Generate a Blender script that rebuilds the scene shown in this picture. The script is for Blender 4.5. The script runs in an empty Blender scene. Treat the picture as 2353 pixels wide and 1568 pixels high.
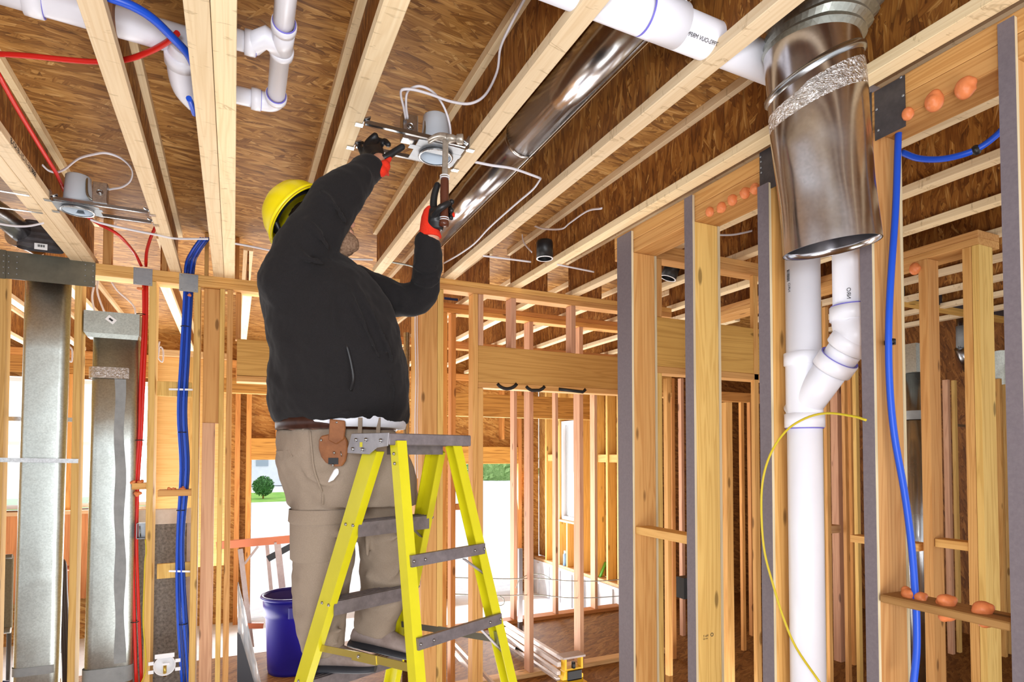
import bpy, bmesh, math, random
from mathutils import Vector, Matrix, Quaternion
V = Vector
rnd = random.Random(7)
sc = bpy.context.scene
col = sc.collection
# ------------------------------------------------------------------ camera
EYE = 1.86; FPX = 1366.0; YAW = math.radians(25.12); PIT = math.radians(1.585); PY0 = 1006.1; CX = 1176.5
cam_d = bpy.data.cameras.new('camera'); cam = bpy.data.objects.new('camera', cam_d); col.objects.link(cam)
cam.location = (0, 0, EYE); cam.rotation_euler = (math.pi/2+PIT, 0, -YAW)
cam_d.sensor_width = 36; cam_d.lens = 36*FPX/2353; cam_d.shift_y = (PY0-784)/2353; cam_d.clip_start = .02; cam_d.clip_end = 300
sc.camera = cam
# ------------------------------------------------------------------ world, lights, exposure
sc.view_settings.view_transform = 'Standard'; sc.view_settings.look = 'None'; sc.view_settings.gamma = 1
sc.view_settings.use_curve_mapping = False; sc.view_settings.exposure = 0.38
w = bpy.data.worlds.new('sky'); sc.world = w; w.use_nodes = True
wn = w.node_tree.nodes; bg = wn['Background']; bg.inputs[0].default_value = (.95, .97, 1, 1); bg.inputs[1].default_value = 1.15
def area(name, loc, tgt, size, power, color=(1,1,1), size_y=None, spread=None):
    l = bpy.data.lights.new(name, 'AREA'); l.energy = power; l.color = color; l.size = size
    if size_y: l.shape = 'RECTANGLE'; l.size_y = size_y
    if spread: l.spread = spread
    o = bpy.data.objects.new(name, l); col.objects.link(o); o.location = loc
    o.rotation_euler = (V(tgt)-V(loc)).to_track_quat('-Z', 'Y').to_euler(); return o
area('photographer_flash', (-.25, -.35, 2.0), (1.2, 3.0, 2.5), .35, 26, (.93, .95, 1))
area('up_fill_behind', (.6, -1.4, .25), (1.0, 2.4, 3.0), 2.6, 95, (.97, .98, 1), 1.2)  # added low fill lamp behind the camera, aimed up at the joists
area('daylight_left_room', (-2.4, 8.2, 1.9), (-1.6, 4.4, 1.9), 3.2, 110, (.95, .98, 1), 1.5)
area('daylight_left_door', (1.0, 8.3, .7), (1.0, 4.6, 1.6), 1.5, 70, (.95, .98, 1), 1.8)
area('daylight_right_door', (3.6, 8.3, .7), (3.2, 4.6, 1.8), 1.1, 70, (.95, .98, 1), 1.8)
area('up_fill_garage', (2.6, 7.0, .1), (2.6, 6.6, 3.0), 2.4, 70, (1, .98, .94), 1.4)  # added lamp low in the garage, standing in for bounced daylight
area('up_fill_room', (.2, 2.9, .12), (.2, 3.0, 3.0), 1.4, 26, (1, .98, .95), 1.4)  # unseen lamp added at floor level to brighten the joist undersides
area('up_fill_right', (3.0, 3.3, .15), (3.0, 3.4, 3.0), 1.8, 16, (1, .97, .93), 1.6)  # added upward fill beyond the right wall, no real source there
area('up_fill_mid', (1.9, 5.2, .12), (1.9, 5.2, 3.0), 2.0, 55, (1, .98, .94), .9)  # lamp added near the floor behind the doorway wall, lights plate undersides
area('up_fill_left', (-1.2, 6.2, .12), (-1.2, 6.0, 3.0), 2.4, 85, (1, .98, .94), 2.0)  # added upward lamp in the left back room, imitates floor bounce
# ------------------------------------------------------------------ geometry helpers
def ray(px, py):
    a = (px-CX)/FPX; b = -(py-PY0)/FPX; cp, sp, cy, sy = math.cos(PIT), math.sin(PIT), math.cos(YAW), math.sin(YAW)
    fw = cp-b*sp; up = sp+b*cp
    return V((a*cy+fw*sy, -a*sy+fw*cy, up))
def at(px, py, X=None, Y=None, Z=None, D=None):
    r = ray(px, py)
    if X is not None: t = X/r.x
    elif Y is not None: t = Y/r.y
    elif Z is not None: t = (Z-EYE)/r.z
    else: t = D
    return V((0, 0, EYE))+r*t
class B:
    """collects shapes in world coordinates"""
    def __init__(s): s.bm = bmesh.new(); s.mi = 0
    def _f(s, vs, sm=False):
        try: f = s.bm.faces.new(vs)
        except ValueError: return
        f.smooth = sm; f.material_index = s.mi
    def box(s, x0, x1, y0, y1, z0, z1):
        v = [s.bm.verts.new((x, y, z)) for x in (x0, x1) for y in (y0, y1) for z in (z0, z1)]
        for q in ((0,1,3,2),(4,6,7,5),(0,4,5,1),(2,3,7,6),(0,2,6,4),(1,5,7,3)): s._f([v[i] for i in q])
        return s
    def obox(s, c, ax, ay, az, hx, hy, hz):
        c = V(c); ax, ay, az = V(ax).normalized(), V(ay).normalized(), V(az).normalized()
        v = [s.bm.verts.new(c+ax*i*hx+ay*j*hy+az*k*hz) for i in (-1, 1) for j in (-1, 1) for k in (-1, 1)]
        for q in ((0,1,3,2),(4,6,7,5),(0,4,5,1),(2,3,7,6),(0,2,6,4),(1,5,7,3)): s._f([v[i] for i in q])
        return s
    def bar(s, a, b, wv, w, t):
        """flat bar from a to b, w wide along wv, t thick"""
        a, b = V(a), V(b); d = (b-a).normalized(); wv = V(wv); wv = (wv-d*wv.dot(d)).normalized(); n = d.cross(wv)
        return s.obox((a+b)/2, d, wv, n, (b-a).length/2, w/2, t/2)
    def loft(s, rings, caps=True, sm=True):
        R = [[s.bm.verts.new(p) for p in r] for r in rings]; n = len(R[0])
        for a, b in zip(R, R[1:]):
            for i in range(n): s._f([a[i], a[(i+1) % n], b[(i+1) % n], b[i]], sm)
        if caps: s._f(R[0][::-1], sm=False); s._f(R[-1], sm=False)
        return s
    def tube(s, pts, r, n=12, caps=True, ry=None, up=None):
        """tube through points; r number or list; ry second radius for an oval"""
        P = [V(p) for p in pts]; m = len(P)
        rr = r if isinstance(r, (list, tuple)) else [r]*m
        r2 = rr if ry is None else (ry if isinstance(ry, (list, tuple)) else [ry]*m)
        T = [(P[min(i+1, m-1)]-P[max(i-1, 0)]).normalized() for i in range(m)]
        N = V(up) if up is not None else (V((0, 0, 1)) if abs(T[0].z) < .9 else V((1, 0, 0)))
        rings = []
        for i in range(m):
            N = (N-T[i]*N.dot(T[i])).normalized(); Bn = T[i].cross(N)
            rings.append([P[i]+N*math.cos(q)*rr[i]+Bn*math.sin(q)*r2[i] for q in (2*math.pi*k/n for k in range(n))])
        return s.loft(rings, caps)
    def rings(s, cs, n=20, caps=True):
        """cs: (centre, vector a, vector b) per ring"""
        return s.loft([[c+V(a)*math.cos(q)+V(b)*math.sin(q) for q in (2*math.pi*k/n for k in range(n))] for c, a, b in ((V(c), a, b) for c, a, b in cs)], caps)
    def lathe(s, base, axis, prof, n=24, caps=False):
        base, axis = V(base), V(axis).normalized(); N = V((0, 0, 1)) if abs(axis.z) < .9 else V((1, 0, 0))
        N = (N-axis*N.dot(axis)).normalized(); M = axis.cross(N)
        return s.loft([[base+axis*h+(N*math.cos(q)+M*math.sin(q))*r for q in (2*math.pi*k/n for k in range(n))] for r, h in prof], caps)
    def ball(s, c, rx, ry=None, rz=None, n=16, m=10, rot=None):
        ry = ry or rx; rz = rz or rx; c = V(c); q = rot or Quaternion()
        def p(i, j):
            th = math.pi*i/m; ph = 2*math.pi*j/n
            return c+q @ V((rx*math.sin(th)*math.cos(ph), ry*math.sin(th)*math.sin(ph), rz*math.cos(th)))
        t = s.bm.verts.new(p(0, 0)); b = s.bm.verts.new(p(m, 0))
        R = [[s.bm.verts.new(p(i, j)) for j in range(n)] for i in range(1, m)]
        for j in range(n):
            s._f([t, R[0][j], R[0][(j+1) % n]], True); s._f([b, R[-1][(j+1) % n], R[-1][j]], True)
        for a, d in zip(R, R[1:]):
            for j in range(n): s._f([a[j], d[j], d[(j+1) % n], a[(j+1) % n]], True)
        return s
    def prism(s, pts, off):
        """polygon pushed along off"""
        off = V(off); a = [s.bm.verts.new(V(p)) for p in pts]; b = [s.bm.verts.new(V(p)+off) for p in pts]; n = len(a)
        s._f(a[::-1]); s._f(b)
        for i in range(n): s._f([a[i], a[(i+1) % n], b[(i+1) % n], b[i]])
        return s
def smooth_pts(pts, k=6):
    """Catmull-Rom through points"""
    P = [V(p) for p in pts]; P = [P[0]*2-P[1]]+P+[P[-1]*2-P[-2]]; out = []
    for i in range(1, len(P)-2):
        a, b, c, d = P[i-1:i+3]
        for j in range(k):
            t = j/k; out.append(.5*((2*b)+(c-a)*t+(2*a-5*b+4*c-d)*t*t+(3*b-a-3*c+d)*t**3))
    out.append(P[-2]); return out
ROOT = {}
def mk(name, b, mat, parent=None, label=None, cat=None, group=None, kind=None, bevel=0, mods=None):
    bm = b.bm; bmesh.ops.recalc_face_normals(bm, faces=bm.faces)
    if parent is None:
        xs = [v.co.x for v in bm.verts]; ys = [v.co.y for v in bm.verts]; zs = [v.co.z for v in bm.verts]
        org = V(((min(xs)+max(xs))/2, (min(ys)+max(ys))/2, min(zs)))
    else: org = ROOT[parent.name]
    bmesh.ops.translate(bm, verts=bm.verts, vec=-org)
    me = bpy.data.meshes.new(name); bm.to_mesh(me); bm.free()
    for m in (mat if isinstance(mat, (list, tuple)) else [mat]): me.materials.append(m)
    o = bpy.data.objects.new(name, me); col.objects.link(o)
    if parent is None: o.location = org
    else: o.parent = parent
    ROOT[o.name] = org
    if bevel:
        md = o.modifiers.new('bevel', 'BEVEL'); md.width = bevel; md.segments = 1; md.limit_method = 'ANGLE'
    if mods: mods(o)
    if label: o['label'] = label
    if cat: o['category'] = cat
    if group: o['group'] = group
    if kind: o['kind'] = kind
    return o
def thing(name, loc, label, cat, group=None):
    o = bpy.data.objects.new(name, None); col.objects.link(o); o.location = loc; o.empty_display_size = .05
    ROOT[o.name] = V(loc); o['label'] = label; o['category'] = cat
    if group: o['group'] = group
    return o
# ------------------------------------------------------------------ materials
def newmat(name, color=(.5,.5,.5), rough=.6, metal=0, spec=.4):
    m = bpy.data.materials.new(name); m.use_nodes = True; p = m.node_tree.nodes['Principled BSDF']
    p.inputs['Base Color'].default_value = (*color, 1); p.inputs['Roughness'].default_value = rough
    p.inputs['Metallic'].default_value = metal; p.inputs['Specular IOR Level'].default_value = spec
    return m
class G:
    def __init__(s, m): s.m = m; s.t = m.node_tree; s.p = s.t.nodes['Principled BSDF']
    def n(s, typ, **kw):
        nd = s.t.nodes.new(typ)
        for k, v in kw.items():
            if k.startswith('i_'): nd.inputs[k[2:].replace('_', ' ')].default_value = v
            else: setattr(nd, k, v)
        return nd
    def l(s, a, b): s.t.links.new(a, b)
    def math(s, op, a, b=None, c=None):
        nd = s.n('ShaderNodeMath', operation=op)
        for i, x in enumerate((a, b, c)):
            if x is None: continue
            if isinstance(x, (int, float)): nd.inputs[i].default_value = x
            else: s.l(x, nd.inputs[i])
        return nd.outputs[0]
    def coords(s, scale, rot=(0,0,0), jitter=True):
        tc = s.n('ShaderNodeTexCoord'); out = tc.outputs['Object']
        if jitter:
            oi = s.n('ShaderNodeObjectInfo'); k = s.math('MULTIPLY', oi.outputs['Random'], 37.0)
            va = s.n('ShaderNodeVectorMath', operation='ADD'); s.l(out, va.inputs[0]); s.l(k, va.inputs[1]); out = va.outputs[0]
        mp = s.n('ShaderNodeMapping'); mp.inputs['Scale'].default_value = scale; mp.inputs['Rotation'].default_value = rot
        s.l(out, mp.inputs['Vector']); return mp.outputs[0]
    def noise(s, vec, scale=1, detail=3, rough=.5, dist=0):
        nd = s.n('ShaderNodeTexNoise'); nd.inputs['Scale'].default_value = scale; nd.inputs['Detail'].default_value = detail
        nd.inputs['Roughness'].default_value = rough; nd.inputs['Distortion'].default_value = dist; s.l(vec, nd.inputs['Vector']); return nd
    def ramp(s, fac, stops, interp='LINEAR'):
        nd = s.n('ShaderNodeValToRGB'); cr = nd.color_ramp; cr.interpolation = interp
        while len(cr.elements) < len(stops): cr.elements.new(.5)
        for e, (p, c) in zip(cr.elements, stops): e.position = p; e.color = (*c, 1) if len(c) == 3 else c
        s.l(fac, nd.inputs[0]); return nd.outputs[0]
    def mix(s, fac, a, b, blend='MIX'):
        nd = s.n('ShaderNodeMix', data_type='RGBA', blend_type=blend)
        for i, x in ((0, fac), (6, a), (7, b)):
            if isinstance(x, (int, float)): nd.inputs[i].default_value = x
            elif isinstance(x, tuple): nd.inputs[i].default_value = (*x, 1)
            else: s.l(x, nd.inputs[i])
        return nd.outputs[2]
    def bump(s, h, strength=.3, dist=.002):
        nd = s.n('ShaderNodeBump'); nd.inputs['Strength'].default_value = strength; nd.inputs['Distance'].default_value = dist
        s.l(h, nd.inputs['Height']); s.l(nd.outputs[0], s.p.inputs['Normal'])
def wood(name, light, dark, axis='z', knots=True, rough=.65, streak=1.0, ticks=False):
    m = newmat(name, light, rough, 0, .25); g = G(m)
    ai = 'xyz'.index(axis)
    def S(a, b): v = [a]*3; v[ai] = b; return tuple(v)
    fine = g.noise(g.coords(S(160, 4)), 1, 3, .6)
    band = g.noise(g.coords(S(22, .9)), 1, 2, .5, .6)
    br = g.math('SINE', g.math('MULTIPLY', band.outputs[0], 34.0))
    br = g.math('MULTIPLY_ADD', br, .5, .5)
    br = g.math('POWER', br, 2.2)
    patch = g.noise(g.coords(S(5, .7)), 1, 2)
    f = g.math('ADD', g.math('MULTIPLY', br, .36*streak), g.math('MULTIPLY', fine.outputs[0], .42))
    f = g.math('ADD', f, g.math('MULTIPLY', patch.outputs[0], .35)); f = g.math('SUBTRACT', f, .28)
    mid = tuple((a+b)/2 for a, b in zip(light, dark))
    c = g.ramp(f, [(0, light), (.45, mid), (.9, dark)])
    if knots:
        vo = g.n('ShaderNodeTexVoronoi'); g.l(g.coords(S(8.5, 2.6)), vo.inputs['Vector']); vo.inputs['Scale'].default_value = 1
        kf = g.math('SUBTRACT', 1.0, g.math('MULTIPLY', vo.outputs['Distance'], 7.8)); kf = g.math('MAXIMUM', kf, 0.0)
        kf = g.math('MINIMUM', g.math('MULTIPLY', kf, 2.0), .72)
        c = g.mix(kf, c, tuple(x*.28 for x in dark))
    if ticks:
        tk = g.noise(g.coords(S(7, 26)), 1, 3, .7, .8); c = g.mix(g.ramp(tk.outputs[0], [(.60, (0,0,0)), (.66, (.5,.5,.5)), (.70, (0,0,0))]), c, tuple(x*.55 for x in dark))
    hs = g.n('ShaderNodeHueSaturation'); oi = g.n('ShaderNodeObjectInfo')
    g.l(g.math('MULTIPLY_ADD', oi.outputs['Random'], .26, .87), hs.inputs['Value']); g.l(c, hs.inputs['Color'])
    g.l(g.math('MULTIPLY_ADD', oi.outputs['Random'], .012, .494), hs.inputs['Hue'])
    g.l(hs.outputs[0], g.p.inputs['Base Color']); g.bump(f, .25, .0015)
    return m
def osb(name, cols, plane='xy', rot0=0.0, size=1.0, fine=1.0):
    """oriented strand board: three layers of long chips at different angles"""
    m = newmat(name, cols[1], .6, 0, .3); g = G(m)
    tc = g.n('ShaderNodeTexCoord'); src = tc.outputs['Object']
    oi = g.n('ShaderNodeObjectInfo'); va = g.n('ShaderNodeVectorMath', operation='ADD'); g.l(src, va.inputs[0]); g.l(g.math('MULTIPLY', oi.outputs['Random'], 17.0), va.inputs[1]); src = va.outputs[0]
    base = {'xy': (0,0,0), 'yz': (0, math.pi/2, 0), 'xz': (math.pi/2, 0, 0)}[plane]
    mp0 = g.n('ShaderNodeMapping'); mp0.inputs['Rotation'].default_value = base; g.l(src, mp0.inputs['Vector'])
    wz = g.noise(mp0.outputs[0], 9, 2); wv = g.n('ShaderNodeVectorMath', operation='MULTIPLY_ADD')
    g.l(wz.outputs['Color'], wv.inputs[0]); wv.inputs[1].default_value = (.012, .012, 0); g.l(mp0.outputs[0], wv.inputs[2])
    prev = None; hprev = None
    for i, (ang, thr) in enumerate(((rot0+.25, -1), (rot0-.42, .45), (rot0+.62, .6), (rot0-1.1, .8), (rot0-.08, .42), (rot0+.18, .62))):
        mp = g.n('ShaderNodeMapping'); mp.vector_type = 'TEXTURE'; mp.inputs['Rotation'].default_value = (0, 0, ang)
        mp.inputs['Scale'].default_value = (.115*size, .0150*size*(1+.10*i), 1.0); mp.inputs['Location'].default_value = (i*3.1, i*1.7, 0)
        g.l(wv.outputs[0], mp.inputs['Vector'])
        vo = g.n('ShaderNodeTexVoronoi', voronoi_dimensions='2D'); vo.inputs['Scale'].default_value = 1; g.l(mp.outputs[0], vo.inputs['Vector'])
        sx = g.n('ShaderNodeSeparateColor'); g.l(vo.outputs['Color'], sx.inputs[0])
        gr = g.noise(mp.outputs[0], 1, 3); gm = g.n('ShaderNodeVectorMath', operation='MULTIPLY'); g.l(mp.outputs[0], gm.inputs[0]); gm.inputs[1].default_value = (1.1, 3.2*fine, 1); g.l(gm.outputs[0], gr.inputs['Vector'])
        f = g.math('ADD', g.math('MULTIPLY', sx.outputs[0], .55), g.math('MULTIPLY', gr.outputs[0], .9)); f = g.math('SUBTRACT', f, .22)
        ed = g.math('MULTIPLY', g.math('SUBTRACT', vo.outputs['Distance'], .55), 1.4); ed = g.math('MINIMUM', g.math('MAXIMUM', ed, 0.0), .45)
        c = g.ramp(f, [(0.02, cols[0]), (.38, cols[1]), (.72, cols[2]), (.97, cols[3])]); c = g.mix(ed, c, tuple(x*.55 for x in cols[0]))
        if prev is None: prev, hprev = c, f
        else:
            mk_ = g.math('GREATER_THAN', sx.outputs[1], thr); prev = g.mix(mk_, prev, c)
            hm = g.n('ShaderNodeMix', data_type='FLOAT'); g.l(mk_, hm.inputs[0]); g.l(hprev, hm.inputs[2]); g.l(g.math('ADD', f, .3), hm.inputs[3]); hprev = hm.outputs[0]
    pt = g.noise(mp0.outputs[0], 2.2, 3); prev = g.mix(g.math('MULTIPLY', pt.outputs[0], .55), prev, g.mix(1.0, prev, tuple(.62 for _ in range(3)), 'MULTIPLY'))
    g.l(prev, g.p.inputs['Base Color']); g.bump(hprev, .35, .0015)
    return m
def metal(name, colr=(.62,.64,.66), rough=.28, aniso=0, spangle=.12):
    m = newmat(name, colr, rough, 1, .5); g = G(m)
    vo = g.n('ShaderNodeTexVoronoi'); vo.inputs['Scale'].default_value = 1; g.l(g.coords((130, 130, 130), jitter=False), vo.inputs['Vector'])
    sx = g.n('ShaderNodeSeparateColor'); g.l(vo.outputs['Color'], sx.inputs[0])
    c = g.mix(sx.outputs[0], tuple(x*(1-spangle) for x in colr), tuple(min(1, x*(1+spangle)) for x in colr)); g.l(c, g.p.inputs['Base Color'])
    nz = g.noise(g.coords((7, 7, 7), jitter=False), 1, 3); g.l(g.math('MULTIPLY_ADD', nz.outputs[0], .22, rough-.1), g.p.inputs['Roughness'])
    nz2 = g.noise(g.coords((3.2, 3.2, 2.2), jitter=False), 1, 2, .5, .4); g.bump(nz2.outputs[0], .5, .02)
    return m
def speck(name, a, b, scale=60, rough=.8, bump=.3, dist=.002, detail=4, metal_=0):
    m = newmat(name, a, rough, metal_, .3); g = G(m)
    nz = g.noise(g.coords((scale,)*3, jitter=False), 1, detail, .65); c = g.ramp(nz.outputs[0], [(.3, a), (.7, b)])
    g.l(c, g.p.inputs['Base Color']); g.bump(nz.outputs[0], bump, dist); return m
STUD_L, STUD_D = (.70, .395, .135), (.43, .175, .035)
M = dict(
 sz=wood('stud_pine_upright', STUD_L, STUD_D, 'z'), sx=wood('stud_pine_across', STUD_L, STUD_D, 'x'), sy=wood('stud_pine_along', STUD_L, STUD_D, 'y'),
 oz=wood('orange_fir_upright', (.62,.29,.085), (.36,.12,.025), 'z'), ox=wood('orange_fir_across', (.62,.29,.085), (.36,.12,.025), 'x'),
 pz=wood('pink_fir_upright', (.62,.36,.22), (.40,.18,.10), 'z'), yz=wood('yellow_pine_upright', (.72,.47,.155), (.46,.24,.055), 'z'),
 px_=wood('pale_fir_across', (.66,.43,.22), (.42,.22,.09), 'x'), py_=wood('brown_block_along', (.40,.22,.07), (.26,.12,.03), 'y'),
 fl=wood('flange_lumber', (.84,.68,.44), (.60,.39,.17), 'y', knots=False, streak=.55, ticks=True),
 hd=wood('header_timber', (.60,.34,.095), (.36,.17,.035), 'x'), lvl=wood('laminated_beam', (.58,.30,.07), (.26,.11,.02), 'x', knots=False, streak=1.5),
 ply=wood('plywood_edge', (.72,.62,.42), (.45,.36,.20), 'z', knots=False), cedar=wood('cedar_cladding', (.55,.22,.08), (.30,.10,.03), 'z'),
 ceil=osb('osb_subfloor_underside', [(.11,.038,.006), (.31,.132,.026), (.51,.255,.064), (.76,.49,.20)], 'xy', 0.0, 1.0),
 strapm=speck('olive_strap_steel', (.115,.11,.085), (.18,.17,.13), 6, .42, .1, .001, 4, .75),
 web=osb('osb_joist_web', [(.075,.022,.004), (.23,.078,.012), (.38,.155,.028), (.64,.37,.12)], 'yz', -.1, .8),
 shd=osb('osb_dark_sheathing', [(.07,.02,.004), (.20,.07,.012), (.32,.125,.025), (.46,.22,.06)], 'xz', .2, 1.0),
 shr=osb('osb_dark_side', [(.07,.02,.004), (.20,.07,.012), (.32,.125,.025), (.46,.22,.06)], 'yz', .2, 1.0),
 she=osb('osb_sheathing', [(.20,.07,.012), (.44,.20,.045), (.60,.33,.09), (.74,.50,.19)], 'xz', .2, 1.0),
 shy=osb('osb_sheathing_side', [(.20,.07,.012), (.44,.20,.045), (.60,.33,.09), (.74,.50,.19)], 'yz', .2, 1.0),
 flo=osb('osb_floor', [(.10,.04,.010), (.22,.095,.024), (.32,.155,.042), (.42,.25,.09)], 'xy', .4, 1.1),
 galv=metal('galvanised_steel', (.50,.50,.50), .26), galvd=metal('dull_galvanised_steel', (.40,.42,.38), .42), chrome=metal('bright_steel', (.36,.37,.38), .24, spangle=.03), rduct=metal('round_duct_steel', (.55,.55,.57), .2, spangle=.03), hsteel=speck('hammer_steel', (.36,.31,.25), (.50,.45,.38), 60, .32, .1, .001, 3, .55),
 ductm=metal('smooth_duct_steel', (.50,.49,.51), .17, spangle=.05), ovald=metal('pale_zinc_steel', (.52,.56,.53), .38, spangle=.10),
 plate=speck('steel_nail_plate', (.30,.32,.34), (.36,.38,.40), 30, .45, .1, .001, 4, .7), dplate=speck('dark_steel_plate', (.075,.07,.075), (.11,.10,.105), 30, .5, .1, .001, 4, .5),
 pvc=speck('white_pvc', (.80,.81,.88), (.84,.85,.92), 4, .32, .03), purple=newmat('purple_primer', (.18,.16,.62), .5), ink=newmat('black_ink', (.03,.03,.03), .6),
 red=newmat('red_pex', (.62,.018,.012), .38), blue=newmat('blue_pex', (.012,.085,.62), .35), dblue=newmat('dark_blue_pex', (.012,.05,.30), .4),
 wcable=newmat('white_cable', (.74,.72,.76), .45), ycable=newmat('yellow_cable', (.60,.47,.02), .45), black=newmat('black_plastic', (.012,.012,.013), .4),
 foam=speck('orange_foam', (.66,.19,.06), (.76,.26,.10), 24, .42, .5, .004), purp=speck('grey_purple_facing', (.155,.13,.145), (.19,.16,.175), 90, .65, .2),
 white=newmat('white_vinyl', (.84,.85,.88), .4), lblue=newmat('lamp_can_enamel', (.62,.70,.78), .38),
 glass=newmat('pane_glass', (.85,.93,.95), .05), conc=speck('white_concrete', (.62,.64,.68), (.74,.76,.79), 8, .8, .4, .004),
 sticker=newmat('paper_sticker', (.85,.85,.85), .6), tape=speck('grey_duct_tape', (.22,.23,.23), (.30,.31,.31), 12, .5), foil=metal('foil_tape', (.75,.74,.72), .22))
g_ = G(M['foil']); vv = g_.noise(g_.coords((55,55,75), jitter=False), 1, 3, .6, 2.0); g_.bump(vv.outputs[0], 1.0, .012)
g_ = G(M['glass']); g_.p.inputs['Transmission Weight'].default_value = .9; g_.p.inputs['Alpha'].default_value = .45
# ================================================================== STRUCTURE
ZJ = 3.06; ZC = ZJ+.30
mk('floor', B().box(-6, 8, -4, 6.1, -.2, 0), M['flo'], kind='structure')
mk('floor_garage', B().box(-6, 8, 6.1, 8.6, -.35, -.3), M['conc'], kind='structure')
mk('ceiling', B().box(-6, 8, -3, 8.6, ZC, ZC+.02), M['ceil'], kind='structure')
# ------------------------------------------------------------------ I-joists
def joist(x0, y0, y1, label, group, seams=(), x1=None):
    """wooden I-joist: bottom flange, top flange, board web"""
    x1 = x1 or x0+.064; xm = (x0+x1)/2
    t = thing('floor_joist', (xm, y0, ZJ), label, 'joist', group)
    mk('bottom_flange', B().box(x0, x1, y0, y1, ZJ, ZJ+.038), M['fl'], t, bevel=.0015)
    mk('top_flange', B().box(x0, x1, y0, y1, ZC-.038, ZC), M['fl'], t, bevel=.0015)
    b = B(); ys = [y0]+sorted(seams)+[y1]
    for a, c in zip(ys, ys[1:]): b.box(xm-.005, xm+.005, a+.002, c-.002, ZJ+.038, ZC-.038)
    mk('web', b, M['web'], t); return t
JG = 'floor joists over the room'
joist(-.39, -2, 4.56, 'wooden floor joist left of the doubled joist, with a red pipe crossing above it', JG, (1.2, 3.4))
joist(-.135, -2, 4.56, 'left half of the doubled floor joist standing between the blue pipe and the white drain', JG, (.7,))
joist(-.069, -2, 4.56, 'right half of the doubled floor joist, next to the white drain fittings', JG, (2.2,))
joist(-.861, -2, 4.56, 'floor joist with printed edge running under the far left light can', JG, (1.9, 3.6))
joist(-.927, -2, 4.56, 'outer twin of the printed floor joist at the far left light can', JG, (2.6,))
joist(.347, -2, 4.56, 'floor joist that the left ends of the new light brackets hang from', JG, (2.4, 3.2))
joist(.824, -2, 3.94, 'floor joist between the hammer and the long round steel duct', JG, (1.9, 3.1))
joist(1.292, -2, 3.94, 'floor joist just right of the long round steel duct', JG, (1.45, 2.55, 3.5))
joist(1.806, -2, 3.94, 'floor joist above the edge of the framed right hand wall', JG, (.95, 1.9, 3.0))
for i, (x, ys, s) in enumerate(((2.30, -1, 'passing behind the hanging round duct'), (2.79, -1, 'second beyond the framed right hand wall'), (3.28, -1, 'third beyond the framed right hand wall'), (3.77, -1, 'over the corner post of the far right wall'), (4.26, 0, 'far right, above the dark steel strap'), (4.75, 0, 'fifth beyond the framed right hand wall'), (5.24, .5, 'sixth beyond the framed right hand wall'), (5.73, .5, 'seventh beyond the framed right hand wall'))):
    joist(x, ys, 3.94, 'floor joist '+s, 'floor joists beyond the right wall')
for i, (x, s) in enumerate(((1.15, 'first from the worker'), (1.64, 'second from the worker'), (2.12, 'third from the worker'), (2.61, 'fourth from the worker'), (3.10, 'fifth from the worker'), (3.58, 'sixth from the worker'), (4.07, 'seventh from the worker'))):
    joist(x, 3.96, 8.3, 'floor joist seen through the doorway wall, '+s, 'floor joists behind the doorway wall')
for x, s in ((-.49, 'nearest the blue pipes'), (-1.13, 'above the steel register box'), (-1.62, 'over the tall left duct'), (-2.1, 'at the far left edge'), (.05, 'behind the timber header'), (.6, 'hidden partly by the worker')):
    joist(x, 4.64, 8.3, 'floor joist of the left back room, '+s, 'floor joists of the left back room')
# ------------------------------------------------------------------ boards
def board(name, x0, x1, y0, y1, z0, z1, mat, label, cat='stud', group=None, parent=None, bevel=.002):
    return mk(name, B().box(x0, x1, y0, y1, z0, z1), M[mat], parent, label, cat, group, bevel=bevel)
def stud_px(pl, pr, yt, yb, Y, mat, label, group, th=.038, name='wall_stud', zt=None, zb=None, cat='stud', dmax=.16):
    """upright whose near face stands in the plane Y; pl / pr are its left and right edges seen from the room"""
    ym = (yt+yb)/2
    if pl > 545:
        x1 = at(pr, ym, Y=Y).x; r = ray(pl, ym); x0 = x1-th; yb_ = x0*r.y/r.x if x0*r.y/r.x > Y+.03 else Y+.03
    else:
        x0 = at(pl, ym, Y=Y).x; r = ray(pr, ym); x1 = x0+th; yb_ = x1*r.y/r.x if abs(r.x) > 1e-4 else Y+.09
        if yb_ < Y+.03 or yb_ > Y+.3: yb_ = Y+.09
    yb_ = min(yb_, Y+dmax)
    z1 = zt if zt is not None else at(pr, yt, Y=Y).z; z0 = zb if zb is not None else at(pr, yb, Y=Y).z
    return board(name, x0, x1, Y, yb_, z0, z1, mat, label, cat, group)
def wall_z(b, x0, x1, y0, y1, holes, z0, z1):
    """sheet in the xz plane with rectangular holes (xa, xb, za, zb)"""
    xs = sorted({x0, x1, *[h[0] for h in holes], *[h[1] for h in holes]}); zs = sorted({z0, z1, *[h[2] for h in holes], *[h[3] for h in holes]})
    for a, c in zip(xs, xs[1:]):
        for d, e in zip(zs, zs[1:]):
            if not any(h[0] <= a and c <= h[1] and h[2] <= d and e <= h[3] for h in holes): b.box(a, c, y0, y1, d, e)
    return b
W1, W2, W4, W5, WB = 4.46, 3.84, 5.95, 2.70, 8.4
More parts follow.
